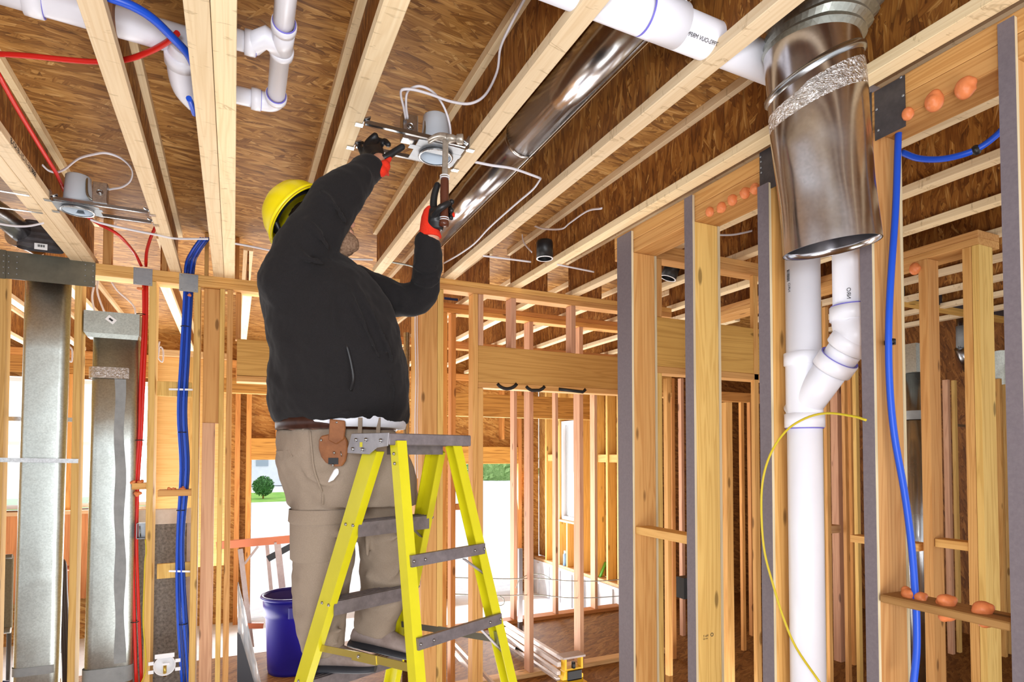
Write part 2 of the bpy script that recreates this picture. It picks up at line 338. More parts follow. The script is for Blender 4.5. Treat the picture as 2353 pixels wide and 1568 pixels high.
# wall 1 (left back) ------------------------------------------------
g1 = 'top plates of the left back wall'
board('top_plate', -2.2, 1.02, W1, W1+.14, ZJ-.038, ZJ, 'sx', 'upper top plate of the left back wall, under the joist ends', 'plate', g1)
board('top_plate', -2.2, 1.02, W1, W1+.14, ZJ-.076, ZJ-.039, 'sx', 'lower top plate of the left back wall, above the red and blue pipes', 'plate', g1)
G1 = 'studs of the left back wall'
stud_px(-14, 8, 640, 1568, W1, 'yz', 'pale stud cut off by the left edge of the photo', G1, zt=ZJ-.078, zb=0)
stud_px(163, 190, 640, 1568, W1, 'yz', 'stud between the two tall oval steel ducts', G1, zt=ZJ-.078, zb=0)
stud_px(336, 361, 640, 1568, W1, 'yz', 'stud between the red pipes and the blue pipes', G1, zt=ZJ-.078, zb=0)
stud_px(440, 460, 640, 1568, W1, 'yz', 'slim stud just right of the blue pipes', G1, zt=ZJ-.078, zb=0)
board('timber_post', at(463,1100,Y=W1+.03).x, at(500,1100,Y=W1+.03).x, W1+.03, W1+.12, at(480,973,Y=W1+.03).z, ZJ-.078, 'sz', 'upper wide board set back in the left wall beside the blue pipes', 'post', 'wide boards in the left wall')
board('timber_post', at(463,1100,Y=W1+.03).x, at(492,1100,Y=W1+.03).x, W1+.025, W1+.12, 0, at(480,972,Y=W1+.03).z, 'pz', 'lower wide board set back in the left wall beside the blue pipes', 'post', 'wide boards in the left wall')
stud_px(500, 516, 640, 1568, W1, 'yz', 'thin stud left of the doorway pair, beside the recessed wide board', G1, zt=ZJ-.078, zb=0, th=.03)
stud_px(517, 544, 640, 1568, W1, 'sz', 'doorway stud at the left end of the big timber header', G1, zt=ZJ-.078, zb=0, th=.036, dmax=.14)
xh0 = at(537, 800, Y=W1).x
board('header', xh0+.02, 1.02, W1+.005, W1+.13, at(540,862,Y=W1).z, at(540,778,Y=W1).z, 'hd', 'big timber header behind the worker, left of his back', 'header', 'door headers')
board('header_plate', xh0+.02, 1.02, W1, W1+.14, at(540,876,Y=W1).z, at(540,863,Y=W1).z, 'sx', 'flat board nailed under the left timber header', 'plate', 'boards under the headers')
board('cripple_stud', xh0+.01, xh0+.045, W1+.07, W1+.14, at(540,777,Y=W1).z+.003, ZJ-.078, 'sz', 'short stud standing on the left end of the timber header behind the worker', 'stud', 'cripple studs on the headers')
for px0, px1, py, lb, mt in ((302, 337, 1118, 'short wooden fire block holding the red pipes', 'sx'), (362, 442, 1134, 'wooden fire block crossed by the blue pipes', 'sx')):
    board('fire_block', at(px0,py,Y=W1).x, at(px1,py,Y=W1).x, W1+.01, W1+.12, at(px0,py+8,Y=W1).z, at(px0,py-7,Y=W1).z, mt, lb, 'block', 'fire blocks in the left wall')
for py, lb in ((894, 'upper'), (1312, 'lower')):
    board('support_board', at(360,py,Y=W1+.06).x, at(441,py,Y=W1+.06).x, W1+.07, W1+.09, at(400,py+17,Y=W1+.06).z, at(400,py-17,Y=W1+.06).z, 'yz', lb+' greenish cross board that the blue pipes are clipped to', 'board', 'cross boards behind the blue pipes')
board('bottom_plate', -2.2, -.02, W1, W1+.14, 0, .038, 'sx', 'bottom plate of the left back wall', 'plate', 'bottom plates')
# return between wall 1 and wall 2, hidden behind the worker ---------
board('top_plate', .91, 1.02, W2+.142, W1-.002, ZJ-.076, ZJ-.002, 'sy', 'top plate running back behind the raised hammer', 'plate')
stud_px(941, 966, 700, 1568, W2+.16, 'sz', 'stud with white cables stapled to it, right of the worker', 'corner studs right of the worker', zt=ZJ-.078, zb=0, dmax=.12)
# wall 2 -----------------------------------------------------------
XA = at(968, 900, Y=W2).x
board('top_plate', XA-.02, 3.25, W2, W2+.10, ZJ-.038, ZJ, 'sx', 'upper top plate of the doorway wall in the middle', 'plate', 'top plates of the doorway wall')
board('top_plate', XA-.02, 3.25, W2-.002, W2+.10, ZJ-.078, ZJ-.039, 'sx', 'lower top plate of the doorway wall in the middle', 'plate', 'top plates of the doorway wall')
G2 = 'studs of the doorway wall'
board('timber_post', at(969,1100,Y=W2).x, at(1004,1100,Y=W2).x, W2, W2+.09, 0, ZJ-.079, 'sz', 'wide knotty post right of the worker, behind the ladder top', 'post')
board('wall_stud', at(1004,1100,Y=W2).x+.002, at(1018,1100,Y=W2).x, W2, W2+.10, 0, ZJ-.079, 'yz', 'narrow stud on the right side of the knotty post', 'stud', G2)
stud_px(1076, 1098, 680, 1568, W2, 'sz', 'tall king stud at the left end of the middle header', G2, zt=ZJ-.079, zb=0, dmax=.11)
zh1 = at(1105,794,Y=W2).z; zh0 = at(1105,878,Y=W2).z; xk = at(1098.5,900,Y=W2).x
stud_px(1099, 1111, 690, 790, W2, 'pz', 'cripple stud beside the king stud on the middle header', 'cripple studs on the headers', zt=ZJ-.079, zb=zh1+.001, dmax=.1)
stud_px(1162, 1186, 690, 790, W2, 'pz', 'cripple stud in the middle of the three on the middle header', 'cripple studs on the headers', zt=ZJ-.079, zb=zh1+.001, dmax=.12)
stud_px(1300, 1323, 700, 810, W2, 'pz', 'right cripple stud on the middle header', 'cripple studs on the headers', zt=ZJ-.079, zb=zh1+.001, dmax=.12)
hdr = board('header', xk+.001, 3.25, W2+.004, W2+.10, zh0, zh1, 'hd', 'long knotted timber header over the middle doorway', 'header', 'door headers')
hp = thing('header_plate', (2.4, W2, zh0-.042), 'flat board under the middle header, sprayed with black arcs', 'plate', 'boards under the headers')
mk('plate_board', B().box(xk+.001, 3.25, W2, W2+.10, zh0-.04, zh0-.001), M['sx'], hp, bevel=.002)
for a, c, d in ((1143, 1188, 12), (1209, 1252, 11), (1284, 1346, 15)):
    pts = [at(a+(c-a)*k/10, 882+(a-1143)*.09+d*math.sin(math.pi*k/10)**.7, Y=W2-.002) for k in range(11)]
    pts = [p for p in pts if zh0-.042 < p.z < zh0+.06]
    mk('paint_mark', B().tube(pts, .012, 6, ry=.0015, up=(0,0,1)), M['black'], hp)
board('trimmer_stud', xk+.001, xk+.04, W2+.001, W2+.098, 0, zh0-.042, 'sz', 'trimmer stud under the left end of the middle header', 'stud', G2)
# wall 3 = continuation of wall 1 on the right ------------------------
G3 = 'orange studs behind the doorway wall'
board('top_plate', 1.3, 4.0, W1, W1+.10, ZJ-.038, ZJ, 'ox', 'upper top plate of the orange wall behind the doorway wall', 'plate', 'top plates of the orange wall')
board('top_plate', 1.3, 4.0, W1, W1+.10, ZJ-.078, ZJ-.039, 'ox', 'lower top plate of the orange wall behind the doorway wall', 'plate', 'top plates of the orange wall')
for pl, pr, lb, mt in ((1019, 1027, 'dark orange stud in the gap right of the knotty post', 'oz'), (1029, 1047, 'wide orange stud in the gap right of the knotty post', 'oz'), (1204, 1226, 'orange stud in the middle of the doorway', 'pz'), (1318, 1341, 'orange stud in the right half of the doorway', 'pz')):
    stud_px(pl, pr, 740, 1550, W1, mt, lb, G3, zt=ZJ-.079, zb=.04, dmax=.11)
board('bottom_plate', 1.2, 3.7, W1, W1+.10, 0, .038, 'px_', 'bottom plate across the doorway floor', 'plate', 'bottom plates')
board('fire_block', at(1048,1160,Y=W1).x, at(1075,1160,Y=W1).x+.05, W1+.01, W1+.09, at(1050,1173,Y=W1).z, at(1050,1160,Y=W1).z, 'ox', 'small block seen between the ladder legs', 'block', 'fire blocks on the right')
# wall 4 -----------------------------------------------------------
board('top_plate', 1.3, 4.25, W4, W4+.10, ZJ-.038, ZJ, 'ox', 'upper top plate of the garage wall farther back', 'plate', 'top plates of the garage wall')
board('top_plate', 1.3, 4.25, W4, W4+.10, ZJ-.078, ZJ-.039, 'ox', 'lower top plate of the garage wall farther back', 'plate', 'top plates of the garage wall')
for pl, pr, lb in ((1172, 1188, 'farther stud in front of the bright right door'), (1269, 1283, 'farther stud in front of the white foundation'), (1356, 1373, 'farther stud nearest the broom')):
    stud_px(pl, pr, 900, 1442, W4, 'pz', lb, 'studs of the garage wall', zt=ZJ-.079, zb=.04, dmax=.10)
board('bottom_plate', 1.6, 4.25, W4-.02, W4+.12, 0, .04, 'ox', 'bottom plate of the garage wall farther back', 'plate', 'bottom plates')
# laminated beams ------------------------------------------------------
def beam(x0, x1, y, px, yt, yb, lb):
    board('laminated_beam', x0, x1, y, y+.09, at(px,yb,Y=y).z, at(px,yt,Y=y).z, 'lvl', lb, 'beam', 'laminated beams in the back rooms')
beam(2.2, 4.6, 6.7, 1250, 912, 962, 'streaky orange laminated beam crossing behind the doorway studs')
beam(-.2, 1.9, 6.7, 590, 872, 905, 'streaky laminated beam above the left back door')
# exterior back wall ---------------------------------------------------
dx0, dx1 = at(577,1200,Y=WB).x, at(846,1200,Y=WB).x; ex0, ex1 = at(1040,1200,Y=WB).x, at(1186,1200,Y=WB).x
zt = at(600,1057,Y=WB).z; zt2 = at(1150,1066,Y=WB).z
wx0, wx1 = -3.7, -.72; wz0, wz1 = at(20,1176,Y=WB).z, at(20,862,Y=WB).z
mk('wall_back', wall_z(B(), -4.2, 4.45, WB+.09, WB+.11, [(dx0, dx1, -.3, zt), (ex0, ex1, -.3, zt2), (wx0, wx1, wz0, wz1)], -.3, ZC), M['she'], kind='structure')
Gb = 'studs of the outer back wall'
for x, lb in ((dx0-.07, 'jamb stud with torn paper at the left back door'), (dx0-.2, 'stud left of the left back door'), (ex1+.01, 'jamb stud on the right side of the right back door'), (ex0-.05, 'jamb stud on the left side of the right back door')):
    board('wall_stud', x, x+.06, WB-.06, WB+.088, -.3, ZJ-.09, 'oz', lb, 'stud', Gb)
for x, lb in ((dx0+.28, 'above the left back door'), (3.75, 'above the right back door'), (4.2, 'right of the right back door')):
    board('wall_stud', x, x+.038, WB-.05, WB+.088, zt+.3 if x < 4.1 else -.3, ZJ-.09, 'oz', 'short stud on the sheathing '+lb, 'stud', Gb)
board('header', dx0-.01, dx1, WB-.06, WB+.088, zt, zt+.28, 'lvl', 'laminated header directly over the left back door', 'header', 'headers of the back doors')
board('header', ex0+.012, ex1+.008, WB-.06, WB+.088, zt2, zt2+.26, 'lvl', 'laminated header directly over the right back door', 'header', 'headers of the back doors')
board('header', wx0, wx1, WB-.04, WB+.088, wz1+.04, min(wz1+.26, ZJ-.09), 'lvl', 'laminated header above the left room windows', 'header')
board('top_plate', -4.2, 4.3, WB-.05, WB+.088, ZJ-.088, ZJ, 'ox', 'top plate of the outer back wall', 'plate')

hosep = at(934, 900, Y=W2+.42)
mk('insulated_pipe', B().tube([(hosep.x, hosep.y, 0), (hosep.x, hosep.y, 2.75)], .022, 16), M['galv'], None, 'thin bright vertical steel pipe just right of the back of the worker', 'pipe')
a_, c_ = at(1021, 683, Y=W1-.004), at(1052, 692, Y=W1-.004)
mk('tape_strip', B().box(a_.x, c_.x, W1-.006, W1-.001, c_.z, a_.z), newmat('dark_blue_tape', (.01,.03,.12), .5), None, 'short dark blue tape strip on the plate right of the knotty post', 'tape')

for px0_, px1_, lb in ((236, 256, 'beside the far left printed joist pair'), (372, 384, 'beside the single slanting joist'), (541, 550, 'right of the doubled joist'), (470, 479, 'left of the doubled joist')):
    xa_, xb_ = at(px0_, 590, Y=W1+.03).x, at(px1_, 590, Y=W1+.03).x
    board('squash_block', xa_, xb_, W1+.03, W1+.09, ZJ+.0005, ZC-.001, 'oz' if px0_ > 500 else 'sz', 'short upright block on the left wall plate, '+lb, 'block', 'upright blocks on the left wall plate')
# ------------------------------------------------------------------ left back room
def window(nm, x0, x1, y, z0, z1, mull=()):
    b = B(); f = .045
    b.box(x0, x1, y, y+.07, z0, z0+f); b.box(x0, x1, y, y+.07, z1-f, z1); b.box(x0, x0+f, y, y+.07, z0+f, z1-f); b.box(x1-f, x1, y, y+.07, z0+f, z1-f)
    zm = (z0+z1)/2; b.box(x0+f, x1-f, y+.01, y+.06, zm-.02, zm+.02)
    w_ = mk(nm, b, M['white'], kind='structure')
    ROOT[w_.name] = w_.location.copy()
    gl = mk('window_pane', B().box(x0+f, x1-f, y+.033, y+.037, z0+f, z1-f), M['glass'], w_)
    return w_
ws = [wx0, -2.75, -1.72, wx1]
for i, (a, c) in enumerate(zip(ws, ws[1:])):
    window('window_%d' % (i+1), a+.03, c-.03, WB+.02, wz0+.02, wz1-.02)
for x, lb in ((-2.75, 'far left edge'), (-1.72, 'tall left duct')):
    board('wall_stud', x-.028, x+.028, WB-.05, WB+.088, wz0-.04, wz1+.04, 'oz', 'orange window stud seen past the '+lb, 'stud', 'window studs of the left back room')
b = B(); b.box(-4.1, -.5, WB-.075, WB-.055, .2, wz0-.05)
mk('cedar_panel', b, M['cedar'], None, 'reddish wood panelling under the windows of the left back room', 'panelling')
board('window_sill', -4.1, -.5, WB-.1, WB+.02, wz0-.048, wz0-.005, 'px_', 'pale sill board over the reddish panelling', 'sill')
# plywood partition seen right of the red pipes
xa, xb = at(362,1000,Y=6.9).x, at(441,1000,Y=6.9).x
mk('plywood_partition', B().box(xa-.02, xb+.35, 6.92, 6.94, .7, at(400,822,Y=6.9).z), wood('partition_plywood', (.80,.50,.20), (.62,.33,.10), 'x', knots=False), None, 'light orange plywood sheet seen between the red and blue pipes', 'panel')
board('wall_stud', xa-.06, xa-.02, 6.86, 6.94, .1, at(400,820,Y=6.9).z, 'yz', 'pale stud on the left edge of the light plywood sheet', 'stud', 'studs on the plywood sheet')
board('wall_stud', (xa+xb)/2+.13, (xa+xb)/2+.17, 6.86, 6.91, .1, at(400,820,Y=6.9).z, 'yz', 'pale stud on the face of the light plywood sheet', 'stud', 'studs on the plywood sheet')
board('top_plate', xa-.06, xb+.35, 6.86, 6.94, at(400,820,Y=6.9).z, at(400,806,Y=6.9).z, 'px_', 'plate on top of the light plywood sheet', 'plate')
# ------------------------------------------------------------------ right hand wall (runs away from the camera)
XR, XR2 = 1.887, 2.055; ZP = ZJ-.132
gr = 'thick plates of the right hand wall'
board('top_plate', XR+.0165, XR2, .45, 2.72, ZJ-.064, ZJ-.001, 'sy', 'upper plate of the right hand wall, under the floor joist', 'plate', gr)
board('top_plate', XR+.018, XR2, .45, 2.72, ZP, ZJ-.065, 'sy', 'lower plate of the right hand wall, with the orange foam knobs', 'plate', gr)

def faced_stud(y_far, y_near, lb, z1=ZJ-.133, z0=0, mat='sz', zf=None):
    t = thing('wall_stud', ((XR+XR2)/2, y_near, z0), lb, 'stud', 'grey faced studs of the right hand wall')
    mk('stud_body', B().box(XR+.016, XR2-.014, y_near+.001, y_far-.001, z0, z1), M[mat], t, bevel=.0015)
    mk('plywood_strip', B().box(XR+.003, XR+.0155, y_near, y_far, z0, zf or z1), M['ply'], t)
    mk('grey_facing', B().box(XR, XR+.0028, y_near, y_far, z0, zf or z1), M['purp'], t, label='purple grey facing strip')
    mk('plywood_strip', B().box(XR2-.0135, XR2, y_near, y_far, z0, z1), M['ply'], t); return t
def yr(px, py=900): return at(px, py, X=XR).y
faced_stud(yr(1418,600), yr(1450,600), 'wide grey faced stud, farthest of the right hand wall', zf=ZJ-.02)
faced_stud(yr(1573,600), yr(1591,600), 'slim grey faced stud with knotty yellow wood', mat='yz', zf=ZJ-.012)
faced_stud(yr(1742,600), yr(1767,600), 'grey faced stud just left of the white drain pipe')
faced_stud(yr(1979,800), yr(2006,800), 'grey faced stud right of the white drain pipes, behind the blue pipe')
faced_stud(yr(2297,300), yr(2336,300), 'grey faced stud at the right edge of the photo', zf=ZJ-.02)
y3, y4, y5 = yr(2006,800), yr(1979,800), yr(2297,300)
for ya, yb_, px, yt, yb0, lb, mt in ((yr(1573,600), yr(1450,600), 1466, 1211, 1229, 'wooden fire block between the two farther grey faced studs', 'sy'),):
    board('fire_block', XR+.02, XR+.11, ya+.0005, yb_-.0005, at(px,yb0,X=XR+.02).z, at(px,yt,X=XR+.02).z, mt, lb, 'block', 'fire blocks on the right')
zbk1, zbk0 = at(2026,1368,X=XR).z, at(2026,1386,X=XR).z
blk = board('fire_block', XR+.004, XR+.12, y5+.002, y3-.004, zbk0, zbk1, 'py_', 'brown fire block at lower right with orange foam blobs on it', 'block', 'fire blocks on the right', bevel=.004)
# nail plates on the right wall
def plate(pts, X, mat, label, screws, group, th=.003):
    t = thing('nail_plate', at(*pts[0], X=X), label, 'plate', group)
    P = [at(*p, X=X) for p in pts]; ys = [p.y for p in P]; zs = [p.z for p in P]
    mk('steel_sheet', B().box(X-th, X, min(ys), max(ys), min(zs), max(zs)), M[mat], t)
    b = B(); 
    for s in screws:
        p = at(*s, X=X); b.ball((X-th-.001, p.y, p.z), .0025, .0045, .0045, 8, 6)
    mk('nail_heads', b, M['plate'], t); return t
plate([(2010,212),(2082,290)], XR+.0163, 'dplate', 'square dark steel plate above the blue pipe', [(2072,178),(2077,220),(2016,252),(2020,300)], 'dark nail plates')
plate([(1979,225),(2005,315)], XR+.0163, 'dplate', 'narrow dark steel plate half hidden by the hanging duct', [(1993,227),(1993,239),(1994,256),(1995,270)], 'dark nail plates')
plate([(1746,352),(1850,395)], XR+.0163, 'dplate', 'dark steel plate left of the hanging duct', [(1749,361),(1750,372),(1750,386),(1751,397)], 'dark nail plates')
# ------------------------------------------------------------------ wall 5 behind the right hand wall
G5 = 'boards behind the right hand wall'
board('top_plate', XR2+.003, 3.545, W5, W5+.10, ZJ-.038, ZJ, 'sx', 'upper top plate of the wall behind the grey faced studs', 'plate', G5)
board('top_plate', XR2+.003, 3.545, W5, W5+.10, ZJ-.078, ZJ-.039, 'sx', 'lower top plate of the wall behind the grey faced studs', 'plate', G5)
h5a, h5b = at(1507,727,Y=W5).z, at(1507,841,Y=W5).z; x5 = at(1507,800,Y=W5).x
board('header', x5, 3.35, W5+.004, W5+.10, h5b, h5a, 'hd', 'timber header behind the grey faced studs', 'header', 'door headers')
board('header_plate', x5, 3.35, W5, W5+.10, at(1507,857,Y=W5).z, h5b-.001, 'sx', 'flat board under the header behind the grey faced studs', 'plate', 'boards under the headers')
G6 = 'studs behind the right hand wall'
stud_px(1507, 1521, 560, 720, W5, 'sz', 'short stud with blue painted end above the right header', 'cripple studs on the headers', zt=ZJ-.079, zb=h5a+.001, dmax=.09)
stud_px(1508, 1524, 858, 1568, W5, 'yz', 'trimmer stud below the header, right of the farthest grey faced stud', G6, zb=0, dmax=.09)
stud_px(1737, 1746, 600, 1568, W5, 'sz', 'stud just left of the grey faced stud beside the drain', G6, zt=ZJ-.079, zb=0, dmax=.09)
for pl, pr, yt, Y, mt, lb in ((1526, 1544, 870, 3.7, 'sz', 'pale stud in the gap right of the farthest grey faced stud'), (1545, 1553, 870, 4.3, 'oz', 'orange stud in the gap right of the farthest grey faced stud'),
        (1560, 1574, 870, 4.8, 'pz', 'pinkish stud beside the slim grey faced stud'), (1648, 1686, 925, 3.3, 'sz', 'broad stud in the gap between the second and third grey faced studs'),
        (1700, 1713, 925, 4.2, 'oz', 'slim orange stud left of the drain stud'), (1719, 1733, 925, 4.5, 'oz', 'dark orange stud left of the drain stud'),
        (1886, 1895, 600, 2.9, 'yz', 'thin pale stud right behind the big drain pipe'), (1896, 1909, 600, 3.0, 'sz', 'narrow stud behind the gap of the drain pipes'),
        (1910, 1937, 650, 3.6, 'pz', 'pinkish wide stud behind the drain fittings'), (1939, 1951, 650, 3.2, 'sz', 'stud right of the pinkish wide stud'), (1953, 1964, 650, 3.5, 'oz', 'dark stud in the gap left of the fourth grey faced stud'),
        (1966, 1977, 650, 3.1, 'yz', 'pale stud touching the fourth grey faced stud')):
    stud_px(pl, pr, yt, 1568, Y, mt, lb, G6, zt=ZJ-.1 if yt < 700 else None, zb=0, dmax=.14, th=.06 if pr-pl > 24 else .038)
board('fire_block', at(1910,1215,Y=3.25).x, at(1938,1215,Y=3.25).x, 3.27, 3.35, at(1910,1228,Y=3.25).z, at(1910,1210,Y=3.25).z, 'px_', 'short orange block behind the drain pipe', 'block', 'fire blocks on the right')
board('cross_beam', at(1655,915,Y=4.6).x, at(1655,915,Y=4.6).x+1.6, 4.6, 4.7, at(1655,921,Y=4.6).z, at(1655,900,Y=4.6).z, 'ox', 'orange beam seen under the right header', 'beam')
# ------------------------------------------------------------------ wall 7 and beam 8 at the far right
G7 = 'far right wall'
X7 = 3.55
board('top_plate', X7, X7+.2, 1.77, 3.9, ZJ-.05, ZJ-.012, 'sy', 'upper plate of the far right wall, with end grain showing', 'plate', G7)
board('top_plate', X7, X7+.2, 1.77, 3.9, ZJ-.089, ZJ-.051, 'sy', 'lower plate of the far right wall, with end grain showing', 'plate', G7)
def xstud(pl, pm, pr, lb, mt, z1=ZJ-.09):
    """stud seen as a left face (pl..pm) and a near face (pm..pr), left face in plane X7"""
    yn = at(pm, 900, X=X7).y; yf = at(pl, 900, X=X7).y; x1 = at(pr, 900, Y=yn).x
    return board('wall_stud', X7, min(x1, X7+.25), yn, yf, 0, z1, mt, lb, 'stud', 'studs of the far right wall')
xstud(2115, 2137, 2162, 'stud of the far right wall with the orange foam ball at its top', 'sz')
xstud(2217, 2238, 2250, 'first board of the corner post at the far right', 'sz')
xstud(2239, 2256, 2288, 'bright front board of the corner post at the far right', 'yz')
for px, ya, yb_ in ((2120, 1246, 1268), (2200, 1238, 1264)):
    pass
yA, yB = at(2137,900,X=X7).y, at(2217,900,X=X7).y
board('fire_block', X7+.01, X7+.1, yB+.004, yA-.004, at(2150,1258,X=X7).z, at(2150,1239,X=X7).z, 'sy', 'small block between the far right studs', 'block', 'fire blocks on the right')
board('fire_block', X7+.01, X7+.1, yA+.085, yA+.5, at(2105,1268,X=X7).z, at(2105,1250,X=X7).z, 'sy', 'small block seen right of the blue pipe', 'block', 'fire blocks on the right')
st = thing('steel_strap', (5.6, 2.9, 2.6), 'long dark steel strap nailed across the far right framing', 'strap', 'steel straps')
ya_ = 2.9; sx0, sx1 = at(2072,690,Y=ya_).x, at(2330,690,Y=ya_).x
mk('strap_sheet', B().box(sx0, sx1, ya_-.003, ya_, at(2180,705,Y=ya_).z, at(2180,648,Y=ya_).z), M['dplate'], st)
b = B()
for px in (2176, 2190, 2198, 2210, 2309):
    for py in (664, 672, 681, 689): b.ball(at(px, py+(px-2190)*.05, Y=ya_-.004), .004, n=6, m=4)
mk('strap_nails', b, M['plate'], st)
board('header', sx0, sx1, ya_+.002, ya_+.1, at(2180,712,Y=ya_).z, at(2180,640,Y=ya_).z, 'hd', 'timber behind the long dark steel strap', 'header', 'door headers')
for pl, pr, yt, Y, mt, lb in ((2170, 2188, 700, 3.3, 'pz', 'stud with dark stain behind the far right wall'), (2192, 2204, 700, 3.3, 'yz', 'thin yellow stud left of the corner post'), (2291, 2308, 700, 3.05, 'sz', 'stud right of the corner post'), (2309, 2322, 700, 3.07, 'yz', 'yellow stud beside the right edge post')):
    stud_px(pl, pr, yt, 1568, Y, mt, lb, 'studs behind the far right wall', zt=2.56, zb=0, dmax=.14)
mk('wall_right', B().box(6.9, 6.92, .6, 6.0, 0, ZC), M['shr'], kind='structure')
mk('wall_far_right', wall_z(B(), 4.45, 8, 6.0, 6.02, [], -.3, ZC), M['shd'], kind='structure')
# ------------------------------------------------------------------ garage side wall: foundation, studs, window
XG = 4.3
zst = at(1300,1311,X=XG).z
fd = mk('wall_foundation', B().box(XG, XG+.2, 6.06, WB+.1, -.3, zst), M['conc'], kind='structure')
ROOT[fd.name] = fd.location.copy()
for y in [6.2+i*.33 for i in range(7)]: mk('rib', B().box(XG-.02, XG-.0005, y, y+.05, -.28, zst-.03), M['conc'], fd)
board('sill_plate', XG+.02, XG+.16, 6.06, WB, zst, zst+.04, 'px_', 'pale sill plate on the white foundation wall', 'plate')
gy1, gy0 = at(1282,1100,X=XG).y, at(1330,1100,X=XG).y; gz1, gz0 = at(1300,967,X=XG).z, at(1300,1197,X=XG).z
b = B()
for a in ((6.06, gy0, zst+.04, ZC), (gy1, WB+.1, zst+.04, ZC), (gy0, gy1, zst+.04, gz0), (gy0, gy1, gz1, ZC)): b.box(XG+.165, XG+.18, *a)
mk('wall_garage_side', b, M['shy'], kind='structure')
b = B(); f = .05
b.box(XG+.06, XG+.15, gy0, gy1, gz0, gz0+f); b.box(XG+.06, XG+.15, gy0, gy1, gz1-f, gz1); b.box(XG+.06, XG+.15, gy0, gy0+f, gz0+f, gz1-f); b.box(XG+.06, XG+.15, gy1-f, gy1, gz0+f, gz1-f)
wg = mk('window_4', b, M['white'], kind='structure'); ROOT[wg.name] = wg.location.copy()
mk('window_pane', B().box(XG+.1, XG+.104, gy0+f, gy1-f, gz0+f, gz1-f), M['glass'], wg)
mk('paper_sticker', B().box(XG+.097, XG+.099, gy0+.12, gy0+.3, gz1-.45, gz1-.2), M['sticker'], wg)
for i, y in enumerate((6.12, 6.36, 6.62, gy0-.05, gy1+.01, 7.75, 8.0)):
    board('wall_stud', XG+.03, XG+.16, y, y+.04, zst+.04, ZJ-.05, 'yz', 'pale stud on the foundation wall, '+('nearest to the right', 'second from the right', 'third from the right', 'right beside the window', 'left beside the window', 'left of the window', 'nearest the back corner')[i], 'stud', 'studs on the foundation wall')
for y0_, y1_ in ((gy0-.01, gy1+.01),):
    for yy in (gy0+.14, gy0+.36): board('wall_stud', XG+.03, XG+.16, yy, yy+.04, zst+.04, gz0-.03, 'yz', 'short stud under the garage window, '+('right one' if yy < gy0+.2 else 'left one'), 'stud', 'short studs under the garage window')
board('window_sill', XG+.0, XG+.15, gy0-.02, gy1+.02, gz0-.03, gz0-.001, 'px_', 'sill board under the garage window', 'sill')
for y0_, y1_, lb in ((6.165, 6.355, 'right'), (6.405, 6.615, 'middle'), (7.8, 7.995, 'left')):
    board('fire_block', XG+.05, XG+.14, y0_, y1_, at(1380,1045,X=XG).z-.1, at(1380,1045,X=XG).z, 'sy', 'pale block high between the foundation wall studs, '+lb+' one', 'block', 'blocks between the foundation wall studs')
# ------------------------------------------------------------------ outdoors
mk('ground', B().box(-60, 70, WB+.12, 90, -.5, -.45), speck('pale_gravel', (.80,.82,.88), (1,1,1), 9, .9), kind='structure')
mk('lawn', B().box(-12, at(720,1140,Y=34).x, 31.0, 38.2, -.449, -.42), speck('lawn_grass', (.16,.42,.05), (.40,.62,.14), 1.2, .9), None, 'strip of green lawn far beyond the left back door', 'lawn').__setitem__('kind', 'stuff')
leafm = speck('bush_leaf', (.035,.14,.045), (.13,.30,.08), 30, .7)
def foliage(name, c, r, n, mat, label, cat, size=.22, sq=1, trunk=None):
    b = B(); R = random.Random(5)
    for i in range(n):
        u, v = R.random()*2-1, R.random()*math.tau; q = math.sqrt(1-u*u); k = r*(.75+.3*R.random())
        p = V(c)+V((q*math.cos(v)*k, q*math.sin(v)*k, u*k*sq))
        a = V((R.uniform(-1,1), R.uniform(-1,1), R.uniform(-1,1))).normalized(); d = a.orthogonal().normalized(); e = a.cross(d)
        vs = [b.bm.verts.new(p+d*size*x+e*size*y*.5) for x, y in ((-1,0),(0,-1),(1,0),(0,1))]; b._f(vs)
    b.ball(c, r*.8, r*.8, r*.8*sq, 16, 10)
    t = thing(name, (c[0], c[1], trunk), label, cat); mk('foliage', b, mat, t)
    mk('trunk', B().tube([(c[0], c[1], trunk), c], r*.08, 10), M['py_'], t); return t
cb = at(605, 1112, Y=33); rr = (at(628,1112,Y=33)-at(582,1112,Y=33)).length/2
foliage('round_bush', (cb.x, 33, cb.z-.12), rr*1.06, 1400, leafm, 'round clipped bush on the lawn beyond the left back door', 'bush', rr*.13, .97, trunk=-.42)
foliage('tree', at(1150, 1085, Y=50)[:], 3.6, 900, speck('tree_leaf', (.18,.35,.10), (.45,.62,.25), 10, .7), 'pale green tree beyond the right back door', 'tree', .35, .8, trunk=-.45)
ct = at(600, 1065, Y=42); foliage('tree', (ct.x-3, 42, ct.z+1.6), 2.0, 500, speck('tree_leaf_pale', (.30,.45,.15), (.6,.72,.4), 10, .7), 'pale tree over the house beyond the left back door', 'tree', .3, .6, trunk=-.45)
hb = thing('house', (at(640,1140,Y=46).x, 46, -.45), 'pale clapboard house with dark door across the street', 'building')
x0, x1 = at(560,1140,Y=46).x, at(900,1140,Y=46).x
hw = speck('clapboard', (.72,.76,.82), (.80,.84,.90), 3, .8)
mk('house_wall', B().box(x0, x1, 46, 50, -.4, 5), hw, hb)
xd = at(645,1100,Y=46).x; mk('house_door', B().box(xd, xd+.9, 45.94, 45.99, -.1, 2.1), newmat('house_door_paint', (.18,.2,.28), .5), hb)
xw = at(588,1100,Y=46).x; mk('house_window', B().box(xw, xw+.8, 45.94, 45.99, 1.0, 2.2), newmat('house_window_glass', (.35,.42,.5), .2), hb)
